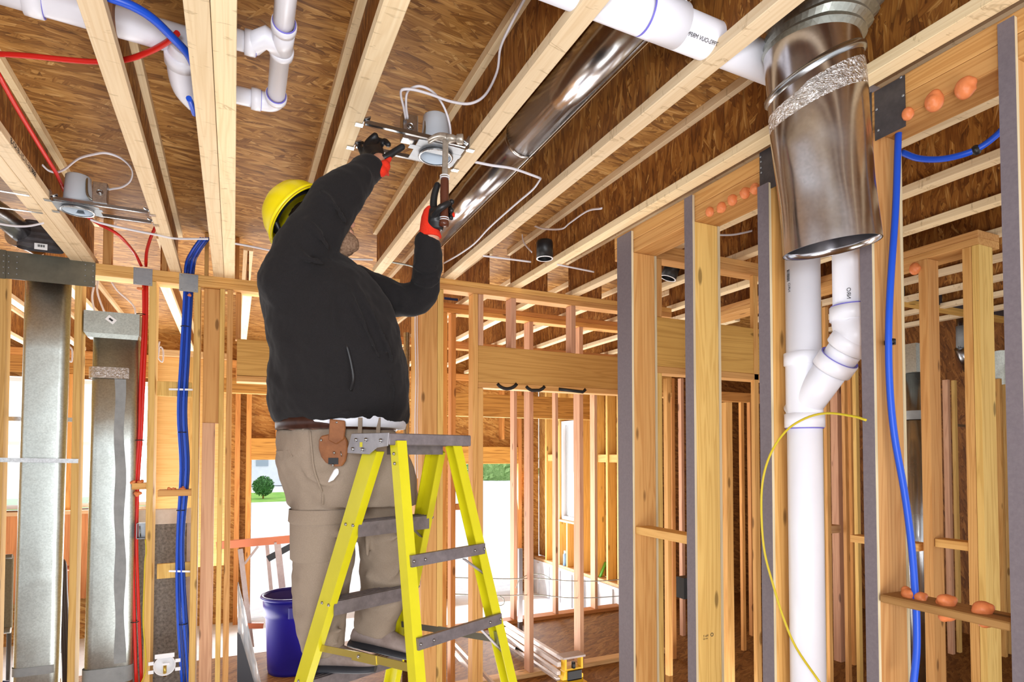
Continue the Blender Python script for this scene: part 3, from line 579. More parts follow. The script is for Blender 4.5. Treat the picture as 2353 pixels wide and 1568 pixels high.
mk('house_roof', B().prism([(x0-.4, 45.4, 4.9), (x0-.4, 50.6, 4.9), (x0-.4, 48, 6.5)], (x1-x0+.8, 0, 0)), newmat('house_roof_shingle', (.3,.3,.32), .8), hb)
# ================================================================== PIPES, DUCTS, WIRES
def px_path(pts, k=5, **kw): return smooth_pts([at(p[0], p[1], **(p[2] if len(p) > 2 else kw)) for p in pts], k)
def hose(name, pts, r, mat, label, cat, group=None, n=8, ry=None, parent=None):
    return mk(name, B().tube(pts, r, n, ry=ry), M[mat], parent, label, cat, group)
def foam_blob(c, s, label, group=None, seed=1, mat='foam', squash=.8):
    R = random.Random(seed); b = B(); c = V(c)
    b.ball(c, s, s*.9, s*squash, 18, 12)
    for _ in range(4):
        d = V((R.uniform(-1,1), R.uniform(-1,1), R.uniform(-.8,.6))).normalized()*s*.62; b.ball(c+d, s*R.uniform(.4,.62), n=14, m=9)
    def md(o):
        m = o.modifiers.new('merge', 'REMESH'); m.mode = 'VOXEL'; m.voxel_size = s*.09; m.use_smooth_shade = True
        m2 = o.modifiers.new('soft', 'SMOOTH'); m2.iterations = 5; m2.factor = .6
    return mk('foam_blob', b, M[mat], None, label, 'foam', group, mods=md)
# --- hanging round duct -------------------------------------------------
P0, P1 = at(1910, 570, D=1.78), at(1870, 176, D=1.76)
ax = (P0-P1).normalized(); Ld = (P0-P1).length
dt = thing('round_duct', P0, 'large shiny round steel duct hanging open from the ceiling on the right', 'duct')
Nn = (V((0,1,0))-ax*ax.y).normalized(); Mm = ax.cross(Nn)
LF = V((-math.cos(YAW), math.sin(YAW), 0)); q0 = math.atan2(LF.dot(Mm), LF.dot(Nn))
def ring(c, r, ax_=None, n=48, tilt=0):
    return [c+(Nn*math.cos(q)+Mm*math.sin(q))*r+ax*tilt*math.cos(q-q0) for q in (2*math.pi*k/n for k in range(n))]
b = B(); RD = .131
b.loft([ring(P1+ax*Ld*t, RD+.003*math.sin(7*t), tilt=.040*(1-t)) for t in (0, .1, .25, .4, .55, .7, .85, 1)], caps=False)
b.loft([ring(P0-ax*.0005, RD), ring(P0-ax*.0005, RD-.0015), ring(P0-ax*.02, RD-.003), ring(P1+ax*.1, RD-.004)], caps=False)
mk('duct_pipe', b, M['ductm'], dt)
b = B(); b.loft([ring(P1+ax*(.035), RD+.0015, tilt=.044), ring(P1+ax*.07, RD+.003, tilt=.042), ring(P1+ax*.115, RD+.0025, tilt=.036)], caps=False)
mk('foil_tape', b, M['foil'], dt, label='crinkled foil tape')
b = B(); b.loft([ring(P1+ax*s_, RD+r_, tilt=.044) for s_, r_ in ((-.012, .001), (-.004, .009), (.006, .009), (.014, .001))], caps=False)
mk('seam_ring', b, M['chrome'], dt)
q1 = P1-ax*.012; b = B(); R1 = ring(q1, RD, tilt=.044); c2 = P1-ax*.075; R2 = ring(c2, RD*.99, tilt=-.012)
b.loft([R1, R2], caps=False); mk('elbow', b, M['ductm'], dt)
b = B(); c3 = V((1.67, P1.y+.0, ZC-.004)); hx, hy = .125, .15
rect = []
for k in range(48):
    q = 2*math.pi*k/48; d = (Nn*math.cos(q)+Mm*math.sin(q)); m_ = max(abs(d.x)/hx, abs(d.y)/hy, 1e-6); rect.append(c3+V((d.x/m_, d.y/m_, 0)))
rows = [R2]
for j in range(1, 18):
    t = j/17; cor = (.007 if j % 2 else -.004) if j < 15 else 0
    rows.append([a.lerp(c, t)+((a.lerp(c, t)-c2.lerp(c3, t)).normalized()*cor) for a, c in zip(R2, rect)])
b.loft(rows, caps=False, sm=False); mk('corrugated_boot', b, M['galvd'], dt)
# --- long round duct between the joists ---------------------------------
t = thing('round_duct', (1.155, 1.2, 3.27), 'long shiny round duct lying between two floor joists', 'duct')
yj = at(1175, 350, Z=3.2).y
mk('duct_pipe', B().tube([(1.155, 1.15, 3.270), (1.155, yj, 3.270)], .085, 40), M['rduct'], t)
mk('duct_pipe', B().tube([(1.155, yj-.01, 3.268), (1.155, 3.75, 3.268)], .083, 40), M['rduct'], t)
mk('crimp_ring', B().lathe((1.155, yj-.02, 3.269), (0,1,0), [(.0855, 0), (.088, .006), (.088, .012), (.0855, .018)], 40), M['galv'], t)
mk('duct_seam', B().tube([(1.155+.03, 1.16, 3.270-.081), (1.155+.03, 3.74, 3.268-.078)], .003, 6), M['galv'], t)
hose('hanging_strap', [(1.05, 3.35, 3.34), (1.03, 3.35, 3.2), (1.04, 3.36, 3.10), (1.10, 3.36, 3.09)], .012, 'galvd', 'bent steel hanger strap beside the end of the long duct', 'strap', ry=.002)
# --- white pvc between joists --------------------------------------------
def pipe(t, pts, r, n=28, name='pipe', mat='pvc', **k): return mk(name, B().tube(pts, r, n, **k), M[mat], t)
def hub(t, a, d, r, l, prim=True):
    a, d = V(a), V(d).normalized()
    mk('socket', B().lathe(a, d, [(r+.0005, 0), (r+.007, .001), (r+.008, l*.5), (r+.007, l-.001), (r+.0005, l)], 28), M['pvc'], t)
    if prim: mk('primer_ring', B().lathe(a-d*.002, d, [(r+.0008, 0), (r+.0045, .0005), (r+.0045, .002)], 28), M['purple'], t, label='purple primer line')
zP = 3.125; YP = at(1505, 38, Z=zP).y
t = thing('drain_pipe', (1.3, YP, zP), 'thick white drain pipe crossing the joists at the top of the photo', 'pipe')
pipe(t, [(.50, YP, zP), (2.21, YP+.02, zP)], .0565, 36)
xh = at(1478, 30, Z=zP).x; xh2 = at(1562, 60, Z=zP).x
mk('coupling', B().lathe((xh, YP, zP), (1,0,0), [(.057, 0), (.061, .002), (.0615, .03), (.061, xh2-xh-.002), (.057, xh2-xh)], 36), M['pvc'], t)
mk('primer_ring', B().lathe((xh-.003, YP, zP), (1,0,0), [(.057, 0), (.0605, .001), (.0605, .004)], 36), M['purple'], t, label='purple primer line')
# left upper drain group
t = thing('drain_pipe', (0, 2.1, 3.2), 'white drain pipe with wye and elbow beside the doubled joist', 'pipe')
r_ = .031; zz = 3.2; xa_ = .13
yw = at(650, 85, Z=zz).y; yel = at(640, 222, Z=zz).y
pipe(t, [(xa_-.012, 1.2, zz), (xa_, yel+.0, zz)], r_)
hub(t, (xa_-.002, yw-.07, zz), (0,1,0), r_, .03); hub(t, (xa_, yw+.06, zz), (0,1,0), r_, .03, False)
mk('wye_body', B().tube([(xa_, yw-.05, zz), (xa_, yw+.07, zz)], r_+.003, 28), M['pvc'], t)
yl = at(560, 95, Z=zz).y
mk('wye_branch', B().tube([(xa_, yw+.06, zz), (xa_-.05, yw+.025, zz), (.045, yl-.002, zz), (.03, yl, zz)], r_+.003, 28), M['pvc'], t)
hub(t, (.052, yl, zz), (-1,0,0), r_, .035)
pipe(t, [(.04, yl, zz), (-.14, yl, zz)], r_)
mk('elbow', B().tube(smooth_pts([(xa_, yel-.005, zz), (xa_, yel+.02, zz), (xa_-.012, yel+.045, zz), (xa_-.035, yel+.055, zz), (xa_-.06, yel+.055, zz)], 5), r_+.003, 28), M['pvc'], t)
hub(t, (xa_, yel-.01, zz), (0,1,0), r_, .028); hub(t, (xa_-.05, yel+.055, zz), (-1,0,0), r_, .035)
pipe(t, [(xa_-.06, yel+.055, zz), (-.14, yel+.055, zz)], r_)
# big pipe left of the doubled joist
t = thing('drain_pipe', (-.4, 2.2, 3.25), 'white drain pipe crossing behind the slanting joist at upper left', 'pipe')
pa, pb = at(60, -12, Z=3.25), at(470, 108, Z=3.25)
pipe(t, [pa-(pb-pa)*.4, pb], .046, 30)
hub(t, at(100, 2, Z=3.25), (pa-pb), .046, .05)
t = thing('drain_elbow', (-.15, 2.4, 3.2), 'white drain elbow half hidden behind the doubled joist', 'pipe')
mk('elbow', B().tube(smooth_pts([at(425, 100, Z=3.22), at(418, 150, Z=3.2), at(428, 200, Z=3.18), at(455, 232, Z=3.16)], 6), [.047]*19, 28), M['pvc'], t)
mk('socket', B().tube([at(416, 118, Z=3.215), at(417, 146, Z=3.2)], .052, 28), M['pvc'], t)
# --- red and blue pex at upper left ---------------------------------------
hose('pex_pipe', px_path([(-40,122),(60,128),(150,137),(222,142),(290,137),(345,118),(385,96),(408,76)], Z=3.19), .0088, 'red', 'red water pipe crossing the upper left bay from edge to edge', 'pipe', 'red pex pipes')
hose('pex_pipe', px_path([(-10,160,dict(Z=3.14)),(40,250,dict(Z=3.14)),(92,337,dict(Z=3.15)),(130,400,dict(Z=3.16)),(152,445,dict(Z=3.17)),(190,490,dict(Z=3.18)),(228,515,dict(Z=3.15)),(272,540,dict(Z=3.12)),(308,580,dict(Y=W1-.03)),(325,612,dict(Y=W1+.05))]), .0088, 'red', 'red water pipe running down the left joist past the light can to the wall', 'pipe', 'red pex pipes')
hose('pex_pipe', px_path([(358,520,dict(Y=4.2)),(345,550,dict(Y=4.3)),(337,580,dict(Y=4.42)),(335,612,dict(Y=W1+.05))]), .0095, 'red', 'short red water pipe diving into the wall behind the slanting joist', 'pipe', 'red pex pipes')
hose('pex_pipe', px_path([(240,-10),(300,12),(350,42),(395,85),(428,120),(445,150)], Z=3.13), .0125, 'blue', 'bright blue water pipe across the top left corner bay', 'pipe', 'blue pex pipes')
hose('pex_pipe', px_path([(434,226),(440,240),(447,262)], Z=3.085), .010, 'blue', 'bit of blue pipe showing under the white elbow', 'pipe', 'blue pex pipes')
for k, (dx, lb) in enumerate(((0, 'left one'), (8, 'right one'))):
    hose('pex_pipe', px_path([(330+dx*.9,655),(330+dx*.8,740),(323+dx*.9,880),(320+dx*.6,1000),(311+dx*.8,1110),(306+dx,1250),(308+dx*1.3,1400),(313+dx*1.6,1580)], Y=W1+.05), .0095, 'red', 'red pipe running down the left wall, '+lb+' of the pair', 'pipe', 'red pex pipes')
hose('pex_pipe', px_path([(312,870),(309,930),(306,1030),(302,1130),(300,1250),(305,1420),(316,1580)], Y=W1+.075), .008, 'red', 'third red pipe close to the ducted wall, left of the red pair', 'pipe', 'red pex pipes')
for k, (dx, lb) in enumerate(((-8, 'leftmost'), (-2.5, 'second from left'), (3, 'third from left'), (8.5, 'rightmost'))):
    sp = [1, 1, 1.05, .95, 1, 1, 1, .75, 1.1, 1.3]
    pts = [(470,548,dict(Y=4.1)),(448,580,dict(Y=4.3)),(436,612,dict(Y=W1+.04)),(431,700,dict(Y=W1+.05)),(424,830,dict(Y=W1+.05)),(418,950,dict(Y=W1+.05)),(424,1080,dict(Y=W1+.05)),(414,1240,dict(Y=W1+.05)),(417,1400,dict(Y=W1+.05)),(430,1580,dict(Y=W1+.05))]
    hose('pex_pipe', px_path([(p[0]+dx*1.1*s_, p[1], {'Y': p[2]['Y']+(.009 if k % 2 else -.009)}) for p, s_ in zip(pts, sp)]), .0085, 'dblue' if k % 2 else 'blue', 'blue water pipe of the bundle on the left wall, '+lb+' of the four', 'pipe', 'blue pex bundle')
for px, py, lb in ((324, 723, 'upper black zip tie on the red pipes'), (321, 1012, 'black zip tie halfway down the red pipes'), (309, 1429, 'lower black zip tie on the red pipes'), (425, 751, 'upper black zip tie on the blue bundle'), (418, 994, 'middle black zip tie on the blue bundle'), (415, 1173, 'black zip tie low on the blue bundle'), (420, 1434, 'lowest black zip tie on the blue bundle')):
    c = at(px, py, Y=W1+.05); mk('zip_tie', B().lathe(c-V((0,0,.003)), (0,0,1), [(.026, 0), (.0275, .001), (.0275, .005), (.026, .006)], 16), M['black'], None, lb, 'tie', 'zip ties on the pipe bundles')
for py, lb in ((894, 'upper'), (1312, 'lower')):
    a, c = at(388, py+1, Y=W1+.036), at(443, py+2, Y=W1+.036); mk('pipe_clamp', B().bar(a, c, (0,0,1), .012, .004), M['white'], None, lb+' white strap clamping the blue bundle to its cross board', 'clamp', 'pipe clamps')
# nail plates and strap on the left wall
def plate_y(xa, xb, ya, yb, Y, mat, label, group, holes=()):
    p, q = at(xa, ya, Y=Y), at(xb, yb, Y=Y); t = thing('nail_plate', (p.x, Y, q.z), label, 'plate', group)
    mk('steel_sheet', B().box(p.x, q.x, Y-.003, Y-.0005, min(p.z, q.z), max(p.z, q.z)), M[mat], t)
    b = B(); 
    for fx in (.12, .88):
        for fz in (.1, .9): b.ball((p.x+(q.x-p.x)*fx, Y-.004, p.z+(q.z-p.z)*fz), .004, .002, .004, 8, 5)
    mk('nail_heads', b, M['galvd'], t)
plate_y(307, 350, 614, 658, W1, 'plate', 'square grey nail plate over the red pipes', 'grey nail plates')
plate_y(412, 455, 628, 673, W1, 'plate', 'square grey nail plate over the blue pipes', 'grey nail plates')
st = thing('steel_strap', (-1.1, W1, 2.95), 'long galvanised steel strap nailed over the tall left duct', 'strap', 'steel straps')
s0, s1 = at(-25, 600, Y=W1).x, at(220, 600, Y=W1).x; sz1, sz0 = ZJ+.012, at(110, 650, Y=W1).z
mk('strap_sheet', B().box(s0, s1, W1-.003, W1-.0006, sz0, sz1), M['strapm'], st)
mk('strap_sheet', B().box(s0, at(14, 600, Y=W1).x, W1-.006, W1-.0035, sz0-.003, sz1+.003), M['strapm'], st)
b = B()
for px in (9, 21, 40, 197, 215):
    for k in range(4): b.ball((at(px, 600, Y=W1).x, W1-.006, sz1-.03-.035*k), .004, .0025, .004, 8, 5)
mk('strap_nails', b, M['plate'], st)
for px, py, s_, lb in ((38, 632, .022, 'orange foam squeezed out under the left strap, leftmost'), (128, 643, .02, 'orange foam squeezed out under the strap right of the tall duct'), (152, 648, .022, 'orange foam squeezed out under the right half of the strap')):
    foam_blob(at(px, py, Y=W1+.05), s_, lb, 'foam blobs on the left wall', px)
for px, py, s_, lb in ((305,1109,.018,'left foam puff on the red pipe block'), (322,1108,.02,'right foam puff on the red pipe block'), (318,1134,.022,'foam puff under the red pipe block'), (390,1125,.016,'left foam puff on the blue pipe block'), (400,1125,.014,'middle foam puff on the blue pipe block'), (419,1124,.018,'foam puff around the blue bundle'), (322,664,.016,'foam under the nail plate of the red pipes'), (435,679,.012,'foam under the nail plate of the blue pipes')):
    foam_blob(at(px, py, Y=W1+.03), s_, 'orange '+lb, 'foam blobs on the left wall', px+py, squash=.6)
# --- stack ducts in the left wall -----------------------------------------
def oval(x0, x1, yc, hd, z, n=10):
    pts = []; r = hd
    for k in range(n+1): q = -math.pi/2+math.pi*k/n; pts.append(V((x1-r+r*math.cos(q), yc+r*math.sin(q), z)))
    for k in range(n+1): q = math.pi/2+math.pi*k/n; pts.append(V((x0+r+r*math.cos(q), yc+r*math.sin(q), z)))
    return pts
t = thing('oval_duct', (-1.2, W1+.09, 0), 'tall oval galvanised duct at the far left, behind the steel strap', 'duct', 'tall oval ducts')
zs_ = [.04, .6, 1.2, 1.9, 2.5, 2.98]; yo = W1+.065
b = B(); 
def xat(px, py): return at(px, py, Y=W1).x
b.loft([oval(xat(23-2, 1500)+.02*z/3, xat(130, 1500)+.025*z/3, yo, .045, z) for z in zs_], caps=True); mk('duct_body', b, M['ovald'], t)
for zc, h, mt in ((at(80, 1545, Y=W1).z, .05, 'tape'),):
    mk('tape_band', B().loft([oval(xat(20, 1500), xat(131, 1500), yo, .0475, z) for z in (zc-h/2, zc+h/2)], caps=False), M[mt], t, label='grey tape band')
t = thing('oval_duct', (-.8, W1+.09, 0), 'shorter oval duct with box top and foil tape, left of the red pipes', 'duct', 'tall oval ducts')
zt_ = at(250, 775, Y=W1).z
b = B(); b.loft([oval(xat(187, 1500)+.02*z/3, xat(303, 1500)+.01*z/3, yo, .045, z) for z in (.04, .7, 1.3, 1.9, zt_)], caps=True); mk('duct_body', b, M['ovald'], t)
zf = at(250, 856, Y=W1).z; mk('foil_tape', B().loft([oval(xat(199, 856), xat(309, 856), yo, .0475, z) for z in (zf-.035, zf+.035)], caps=False), M['foil'], t, label='crinkled foil tape')
zb_ = at(250, 716, Y=W1).z; b = B(); b.box(xat(191, 740), xat(320, 740), W1+.012, W1+.14, at(250, 766, Y=W1).z, zb_)
b.loft([[V((xat(192,740),W1+.014,at(250,766,Y=W1).z)), V((xat(319,740),W1+.014,at(250,766,Y=W1).z)), V((xat(319,740),W1+.138,at(250,766,Y=W1).z)), V((xat(192,740),W1+.138,at(250,766,Y=W1).z))], [V((xat(199,780),W1+.02,zt_-.004)), V((xat(315,780),W1+.02,zt_-.004)), V((xat(315,780),W1+.11,zt_-.004)), V((xat(199,780),W1+.11,zt_-.004))]], sm=False)
mk('register_box', b, M['galvd'], t)
c = at(255, 735, Y=W1+.011); mk('barcode_sticker', B().obox(c, (1,0,-.75), (0,1,0), (.75,0,1), .026, .0006, .018), M['sticker'], t)
mk('barcode_bars', B().obox(c-V((0,.001,0)), (1,0,-.75), (0,1,0), (.75,0,1), .012, .0006, .006), M['ink'], t)
ts = B(); ts.loft([[V((xat(262+2*math.sin(k*1.1), y_)-.0, yo-.0462, at(250, y_, Y=W1).z)), V((xat(286+3*math.sin(k*.9+1), y_), yo-.0462, at(250, y_, Y=W1).z)), V((xat(286+3*math.sin(k*.9+1), y_), yo-.0452, at(250, y_, Y=W1).z)), V((xat(262+2*math.sin(k*1.1), y_), yo-.0452, at(250, y_, Y=W1).z))] for k, y_ in enumerate(range(870, 1560, 30))], sm=False)
mk('sealant_streak', ts, M['tape'], t, label='grey sealant streak down the front')
mk('tape_band', B().loft([oval(xat(184, 1500), xat(304, 1500), yo, .0475, z) for z in (at(250, 1575, Y=W1).z, at(250, 1538, Y=W1).z)], caps=False), M['tape'], t)
for y_, xa, xb, lb, Y_ in ((1057, -20, 180, 'galvanised flat bar across the front of the tall left duct', W1-.004), (962, -20, 166, 'galvanised flat bar behind the tall left duct', W1+.14)):
    a, c = at(xa, y_, Y=Y_), at(xb, y_+3, Y=Y_); mk('flat_bar', B().bar(a, c, (0,0,1), .026, .002), M['galv'], None, lb, 'bar', 'flat bars at the left ducts')
# duct elbow and boot at the upper left corner
t = thing('round_duct', (-1.2, 3.9, 3.12), 'shiny round duct coming down between joists at the left edge', 'duct')
mk('duct_pipe', B().tube(smooth_pts([at(-60, 455, Z=3.17), at(10, 500, Z=3.17), at(62, 545, Z=3.17)], 5), .062, 30), M['chrome'], t)
mk('elbow', B().tube(smooth_pts([at(35, 535, Z=3.165), at(70, 550, Z=3.16), at(92, 562, Z=3.15)], 5), .075, 30), M['galv'], t)
ym = W1-.1
t = thing('duct_boot', (at(95, 580, Y=ym).x, ym, 3.06), 'dark ribbed steel duct boot with a barcode above the left strap', 'duct')
b = B(); xa, xb = at(38, 590, Y=ym).x, at(146, 590, Y=ym).x
for k in range(9): z = 3.075+.018*k; e = .004*(k % 2); b.loft([oval(xa+.004*k-e, xb-.004*k+e, ym, .05+e-.002*k, z), oval(xa+.004*k+.002, xb-.004*k-.002, ym, .05-.002*k, z+.018)], caps=(k == 8))
mk('boot_body', b, M['dplate'], t)
c = at(94, 567, Y=ym-.055); mk('barcode_sticker', B().obox(c, (1,0,0), (0,1,0), (0,0,1), .031, .0006, .018), M['sticker'], t)
b = B(); 
for k in range(9): b.obox(c+V((-.016+k*.004, -.001, .004)), (1,0,0), (0,1,0), (0,0,1), .0006+.0006*(k % 3), .0006, .007)
mk('barcode_bars', b, M['ink'], t)
for k, (xa, ya, xb, yb) in enumerate(((-10, 437, 68, 450), (-10, 476, 98, 490))):
    a, c = at(xa, ya, Z=3.05), at(xb, yb, Z=3.05); mk('hanger_bar', B().bar(a, c, (0,1,0), .016, .003), M['galv'], None, ('upper' if k == 0 else 'lower')+' steel hanger bar poking out at the left edge', 'bar', 'hanger bars at the left edge')
# --- recessed lights -------------------------------------------------------
def can_light(x0, x1, ya, yb, c, r, label, back_box, bars_z=3.072, up=.125):
    t = thing('recessed_light', (c[0], c[1], 3.05), label, 'light', 'recessed light cans')
    for y in (ya, yb):
        b = B()
        for dy in (-.006, .006): b.bar((x0+.012, y+dy, bars_z), (x1-.012, y+dy, bars_z), (0,0,1), .014, .002)
        b.bar((x0+.012, y, bars_z-.006), (x1-.012, y, bars_z-.006), (0,1,0), .013, .002)
        mk('hanger_bar', b, M['chrome'], t)
        for xe, s in ((x0, 1), (x1, -1)):
            b = B(); b.box(min(xe, xe+s*.004), max(xe, xe+s*.004), y-.02, y+.018, 3.062, 3.105); b.obox((xe-s*.010, y, 3.0575), (1,0,0), (0,1,0), (0,0,1), .014, .012, .0012)
            b.obox((xe+s*.016, y-.006, 3.083), (1,0,.4*s), (0,1,0), (0,0,1), .014, .01, .003); mk('bar_clip', b, M['galv'], t)
    z0 = 3.054
    b = B(); hw = .085
    n = 36; inn = [V((c[0]+math.cos(2*math.pi*k/n)*r*1.02, c[1]+math.sin(2*math.pi*k/n)*r*1.02, z0+.008)) for k in range(n)]
    out = []
    for k in range(n):
        q = 2*math.pi*k/n; d = V((math.cos(q), math.sin(q))); s_ = max(abs(d.x)/(r*1.45), abs(d.y)/((yb-ya)/2-.008)); out.append(V((c[0]+d.x/s_, (ya+yb)/2+d.y/s_, z0+.008)))
    off = V((0,0,.0016))
    b.loft([inn, out, [p+off for p in out], [p+off for p in inn]], caps=False, sm=False)
    b.box(min(c[0]-r*1.5, back_box), max(c[0]+r*1.5, back_box), (ya+yb)/2-.03, (ya+yb)/2+.0, z0+.0075, z0+.0095)
    mk('mounting_plate', b, M['plate'], t)
    mk('ring', B().lathe((c[0], c[1], z0-.006), (0,0,1), [(r-.003, .001), (r+.004, 0), (r+.006, .004), (r+.001, .010), (r+.001, .022), (r-.003, .024), (r-.003, .001)], 40), M['chrome'], t)
    mk('can', B().lathe((c[0], c[1], z0-.002), (0,0,1), [(r-.004, 0), (r-.002, .03), (r-.006, .06), (r-.013, up-.006), (r-.019, up), (.001, up+.002), (.001, up-.001), (r-.026, up-.003), (r-.02, up-.01), (r-.01, .06), (r-.004, 0)], 40), M['lblue'], t)
    bx = back_box; yj = ya+.0 if label.startswith('left') else at(941, 300, Z=3.12).y
    jb = mk('junction_box', B().box(bx-.03, bx+.03, yj-.015, yj+.03, z0+.025, z0+.125), M['galv'], t, bevel=.002)
    mk('knockout', B().lathe((bx, yj-.0155, z0+.075), (0,-1,0), [(.0, .002), (.006, .002), (.0065, .0005), (.011, .0005), (.0115, .0022), (.014, .0022), (.0145, 0)], 24), M['chrome'], t)
    mk('flex_conduit', B().tube(smooth_pts([(bx+(c[0]-bx)*.2, yj, z0+.03), (bx+(c[0]-bx)*.5, yj-.0, z0+.06), (c[0]+(bx-c[0])*.35, c[1]+(yj-c[1])*.25, z0+up)], 6), .0055, 8), M['galvd'], t)
    return t
can_light(.411, .824, 2.165, 2.345, (.722, 2.262), .064, 'right hand recessed light can being nailed up, next to the hammer', at(941, 300, Z=3.12).x, up=.165)
can_light(-.797, -.39, 3.44, 3.585, (-.705, 3.52), .066, 'left recessed light can near the strapped wall, between two joists', -.60, up=.175)
# black cans
def black_can(c, r, h, label, tilt=(0,0,1)):
    t = thing('recessed_light', c, label, 'light', 'black light cans')
    mk('can', B().lathe(c, tilt, [(r-.006, .002), (r, 0), (r, h*.9), (r*.9, h), (.001, h), (.001, h-.004), (r-.006, h-.01), (r-.006, .002)], 32), M['black'], t)
    mk('rim', B().lathe(c, tilt, [(r-.007, -.001), (r+.001, -.002), (r+.001, .002)], 32), M['white'], t, label='thin shiny rim'); return t
bc = at(1246, 601, Z=3.045); bc = V((bc.x-.01, bc.y-.05, 3.045)); black_can(bc, .05, .11, 'black recessed light can below the joist, centre right')
bc2 = at(1535, 640, Z=3.08); black_can(bc2, .055, .12, 'black recessed light can seen between the grey faced studs', (.3,-.2,1))
hose('hanger_bar', [at(1552, 632, Z=3.12), at(1573, 634, Z=3.12)], .006, 'chrome', 'bright bracket on the black can between the grey faced studs', 'bar')
# --- white cables -----------------------------------------------------------
def cable(pts, lb, r=.0058, ry=.0035, mat='wcable', grp='white cables', k=6, **kw): return hose('cable', px_path(pts, k, **kw), r, mat, lb, 'cable', grp, ry=ry)
cable([(1208,-8,dict(Z=3.30)),(1172,60,dict(Z=3.27)),(1150,110,dict(Z=3.25)),(1142,165,dict(Z=3.22)),(1115,218,dict(Z=3.2)),(1080,238,dict(Z=3.18)),(1035,233,dict(Z=3.17)),(990,217,dict(Z=3.17)),(950,206,dict(Z=3.17)),(925,206,dict(Z=3.165)),(921,218,dict(Z=3.16)),(927,245,dict(Z=3.155)),(932,272,dict(Z=3.15))], 'white cable looping from the top of the photo into the box of the new light', ry=.0045)
cable([(937,272,dict(Z=3.15)),(933,240,dict(Z=3.165)),(937,210,dict(Z=3.19)),(960,198,dict(Z=3.2)),(985,205,dict(Z=3.2)),(1005,222,dict(Z=3.2)),(1022,250,dict(Z=3.17)),(1033,285,dict(Z=3.13)),(1037,325,dict(Z=3.09))], 'white cable arching over the new light can to the hammer', ry=.0045)
cable([(98,380),(112,392),(130,396),(150,388),(180,365),(215,355),(245,352),(280,365),(303,390),(300,415),(280,430),(250,436),(240,445)], 'white cable curling above the left light can', Z=3.17, r=.0055)
cable([(208,505),(240,515),(300,528),(360,540),(400,548),(440,549),(478,549)], 'white cable stapled across joists right of the left light can', Z=3.055, r=.006)
cable([(540,560),(575,566),(628,577)], 'white cable end between the doubled joist and the worker', Z=3.055)
cable([(-20,510),(20,518),(60,520),(100,513)], 'pale cable crossing the round duct at the left edge', Z=3.05)
cable([(1090,372),(1130,380),(1180,388),(1243,410)], 'white cable crossing the long round duct', Z=3.07)
cable([(1243,410,dict(X=1.27)),(1225,435,dict(X=1.27)),(1190,465,dict(X=1.27)),(1150,500,dict(X=1.27)),(1120,528,dict(X=1.27)),(1090,560,dict(X=1.27)),(1055,585,dict(X=1.27)),(1020,605,dict(X=1.27))], 'white cable stapled down the joist web behind the long duct', k=5)
cable([(805,595,dict(Y=3.6)),(857,597,dict(Y=3.6))], 'short white cable below the beard of the worker')
cable([(898,602,dict(Y=3.7)),(935,609,dict(Y=3.7)),(960,617,dict(Y=3.7))], 'grey cable behind the raised forearm', mat='galvd')
cable([(1110,588),(1150,593),(1220,602)], 'white cable left of the black light can', Z=3.055)
cable([(1280,608),(1320,616),(1365,625)], 'white cable right of the black light can', Z=3.055)
cable([(1222,580,dict(X=1.77)),(1205,560,dict(X=1.77)),(1200,540,dict(X=1.77)),(1206,523,dict(X=1.77)),(1225,519,dict(X=1.78)),(1250,526,dict(X=1.79)),(1290,526,dict(X=1.79)),(1310,512,dict(X=1.79)),(1350,485,dict(X=1.79)),(1383,479,dict(X=1.79))], 'white cable wriggling up from the black light can')
cable([(1640,540,dict(Y=2.6)),(1680,540,dict(Y=2.6)),(1710,535,dict(Y=2.6)),(1738,528,dict(Y=2.6))], 'white cable end between the grey faced studs')
for k, px in enumerate((955, 960, 965)):
    cable([(px,690,dict(Y=W2+.145)),(px-1,760,dict(Y=W2+.145)),(px+1,870,dict(Y=W2+.145)),(px-1,965,dict(Y=W2+.145)),(px,1100,dict(Y=W2+.145))], 'white cable stapled to the stud right of the worker, '+('left', 'middle', 'right')[k]+' of three', r=.005, grp='stapled white cables')
cable([(222,636,dict(Y=4.8)),(212,680,dict(Y=4.8)),(218,720,dict(Y=4.8))], 'white cable hanging behind the short oval duct, left one', grp='white cables in the left room')
cable([(226,636,dict(Y=4.8)),(224,672,dict(Y=4.8)),(240,718,dict(Y=4.8))], 'white cable hanging behind the short oval duct, right one', grp='white cables in the left room')
cable([(252,640,dict(Y=4.9)),(270,668,dict(Y=4.9)),(305,700,dict(Y=4.9)),(312,722,dict(Y=4.9))], 'white cable slanting to the switch board in the left room', grp='white cables in the left room')
for cx_, lb in ((158, 'between the two tall ducts'), (367, 'right of the red pipes')):
    cable([(cx_,785,dict(Y=5.6)),(cx_-6,815,dict(Y=5.6)),(cx_+6,832,dict(Y=5.6)),(cx_+8,806,dict(Y=5.6)),(cx_,798,dict(Y=5.6)),(cx_-4,825,dict(Y=5.6))], 'coil of white cable '+lb, grp='white cables in the left room')
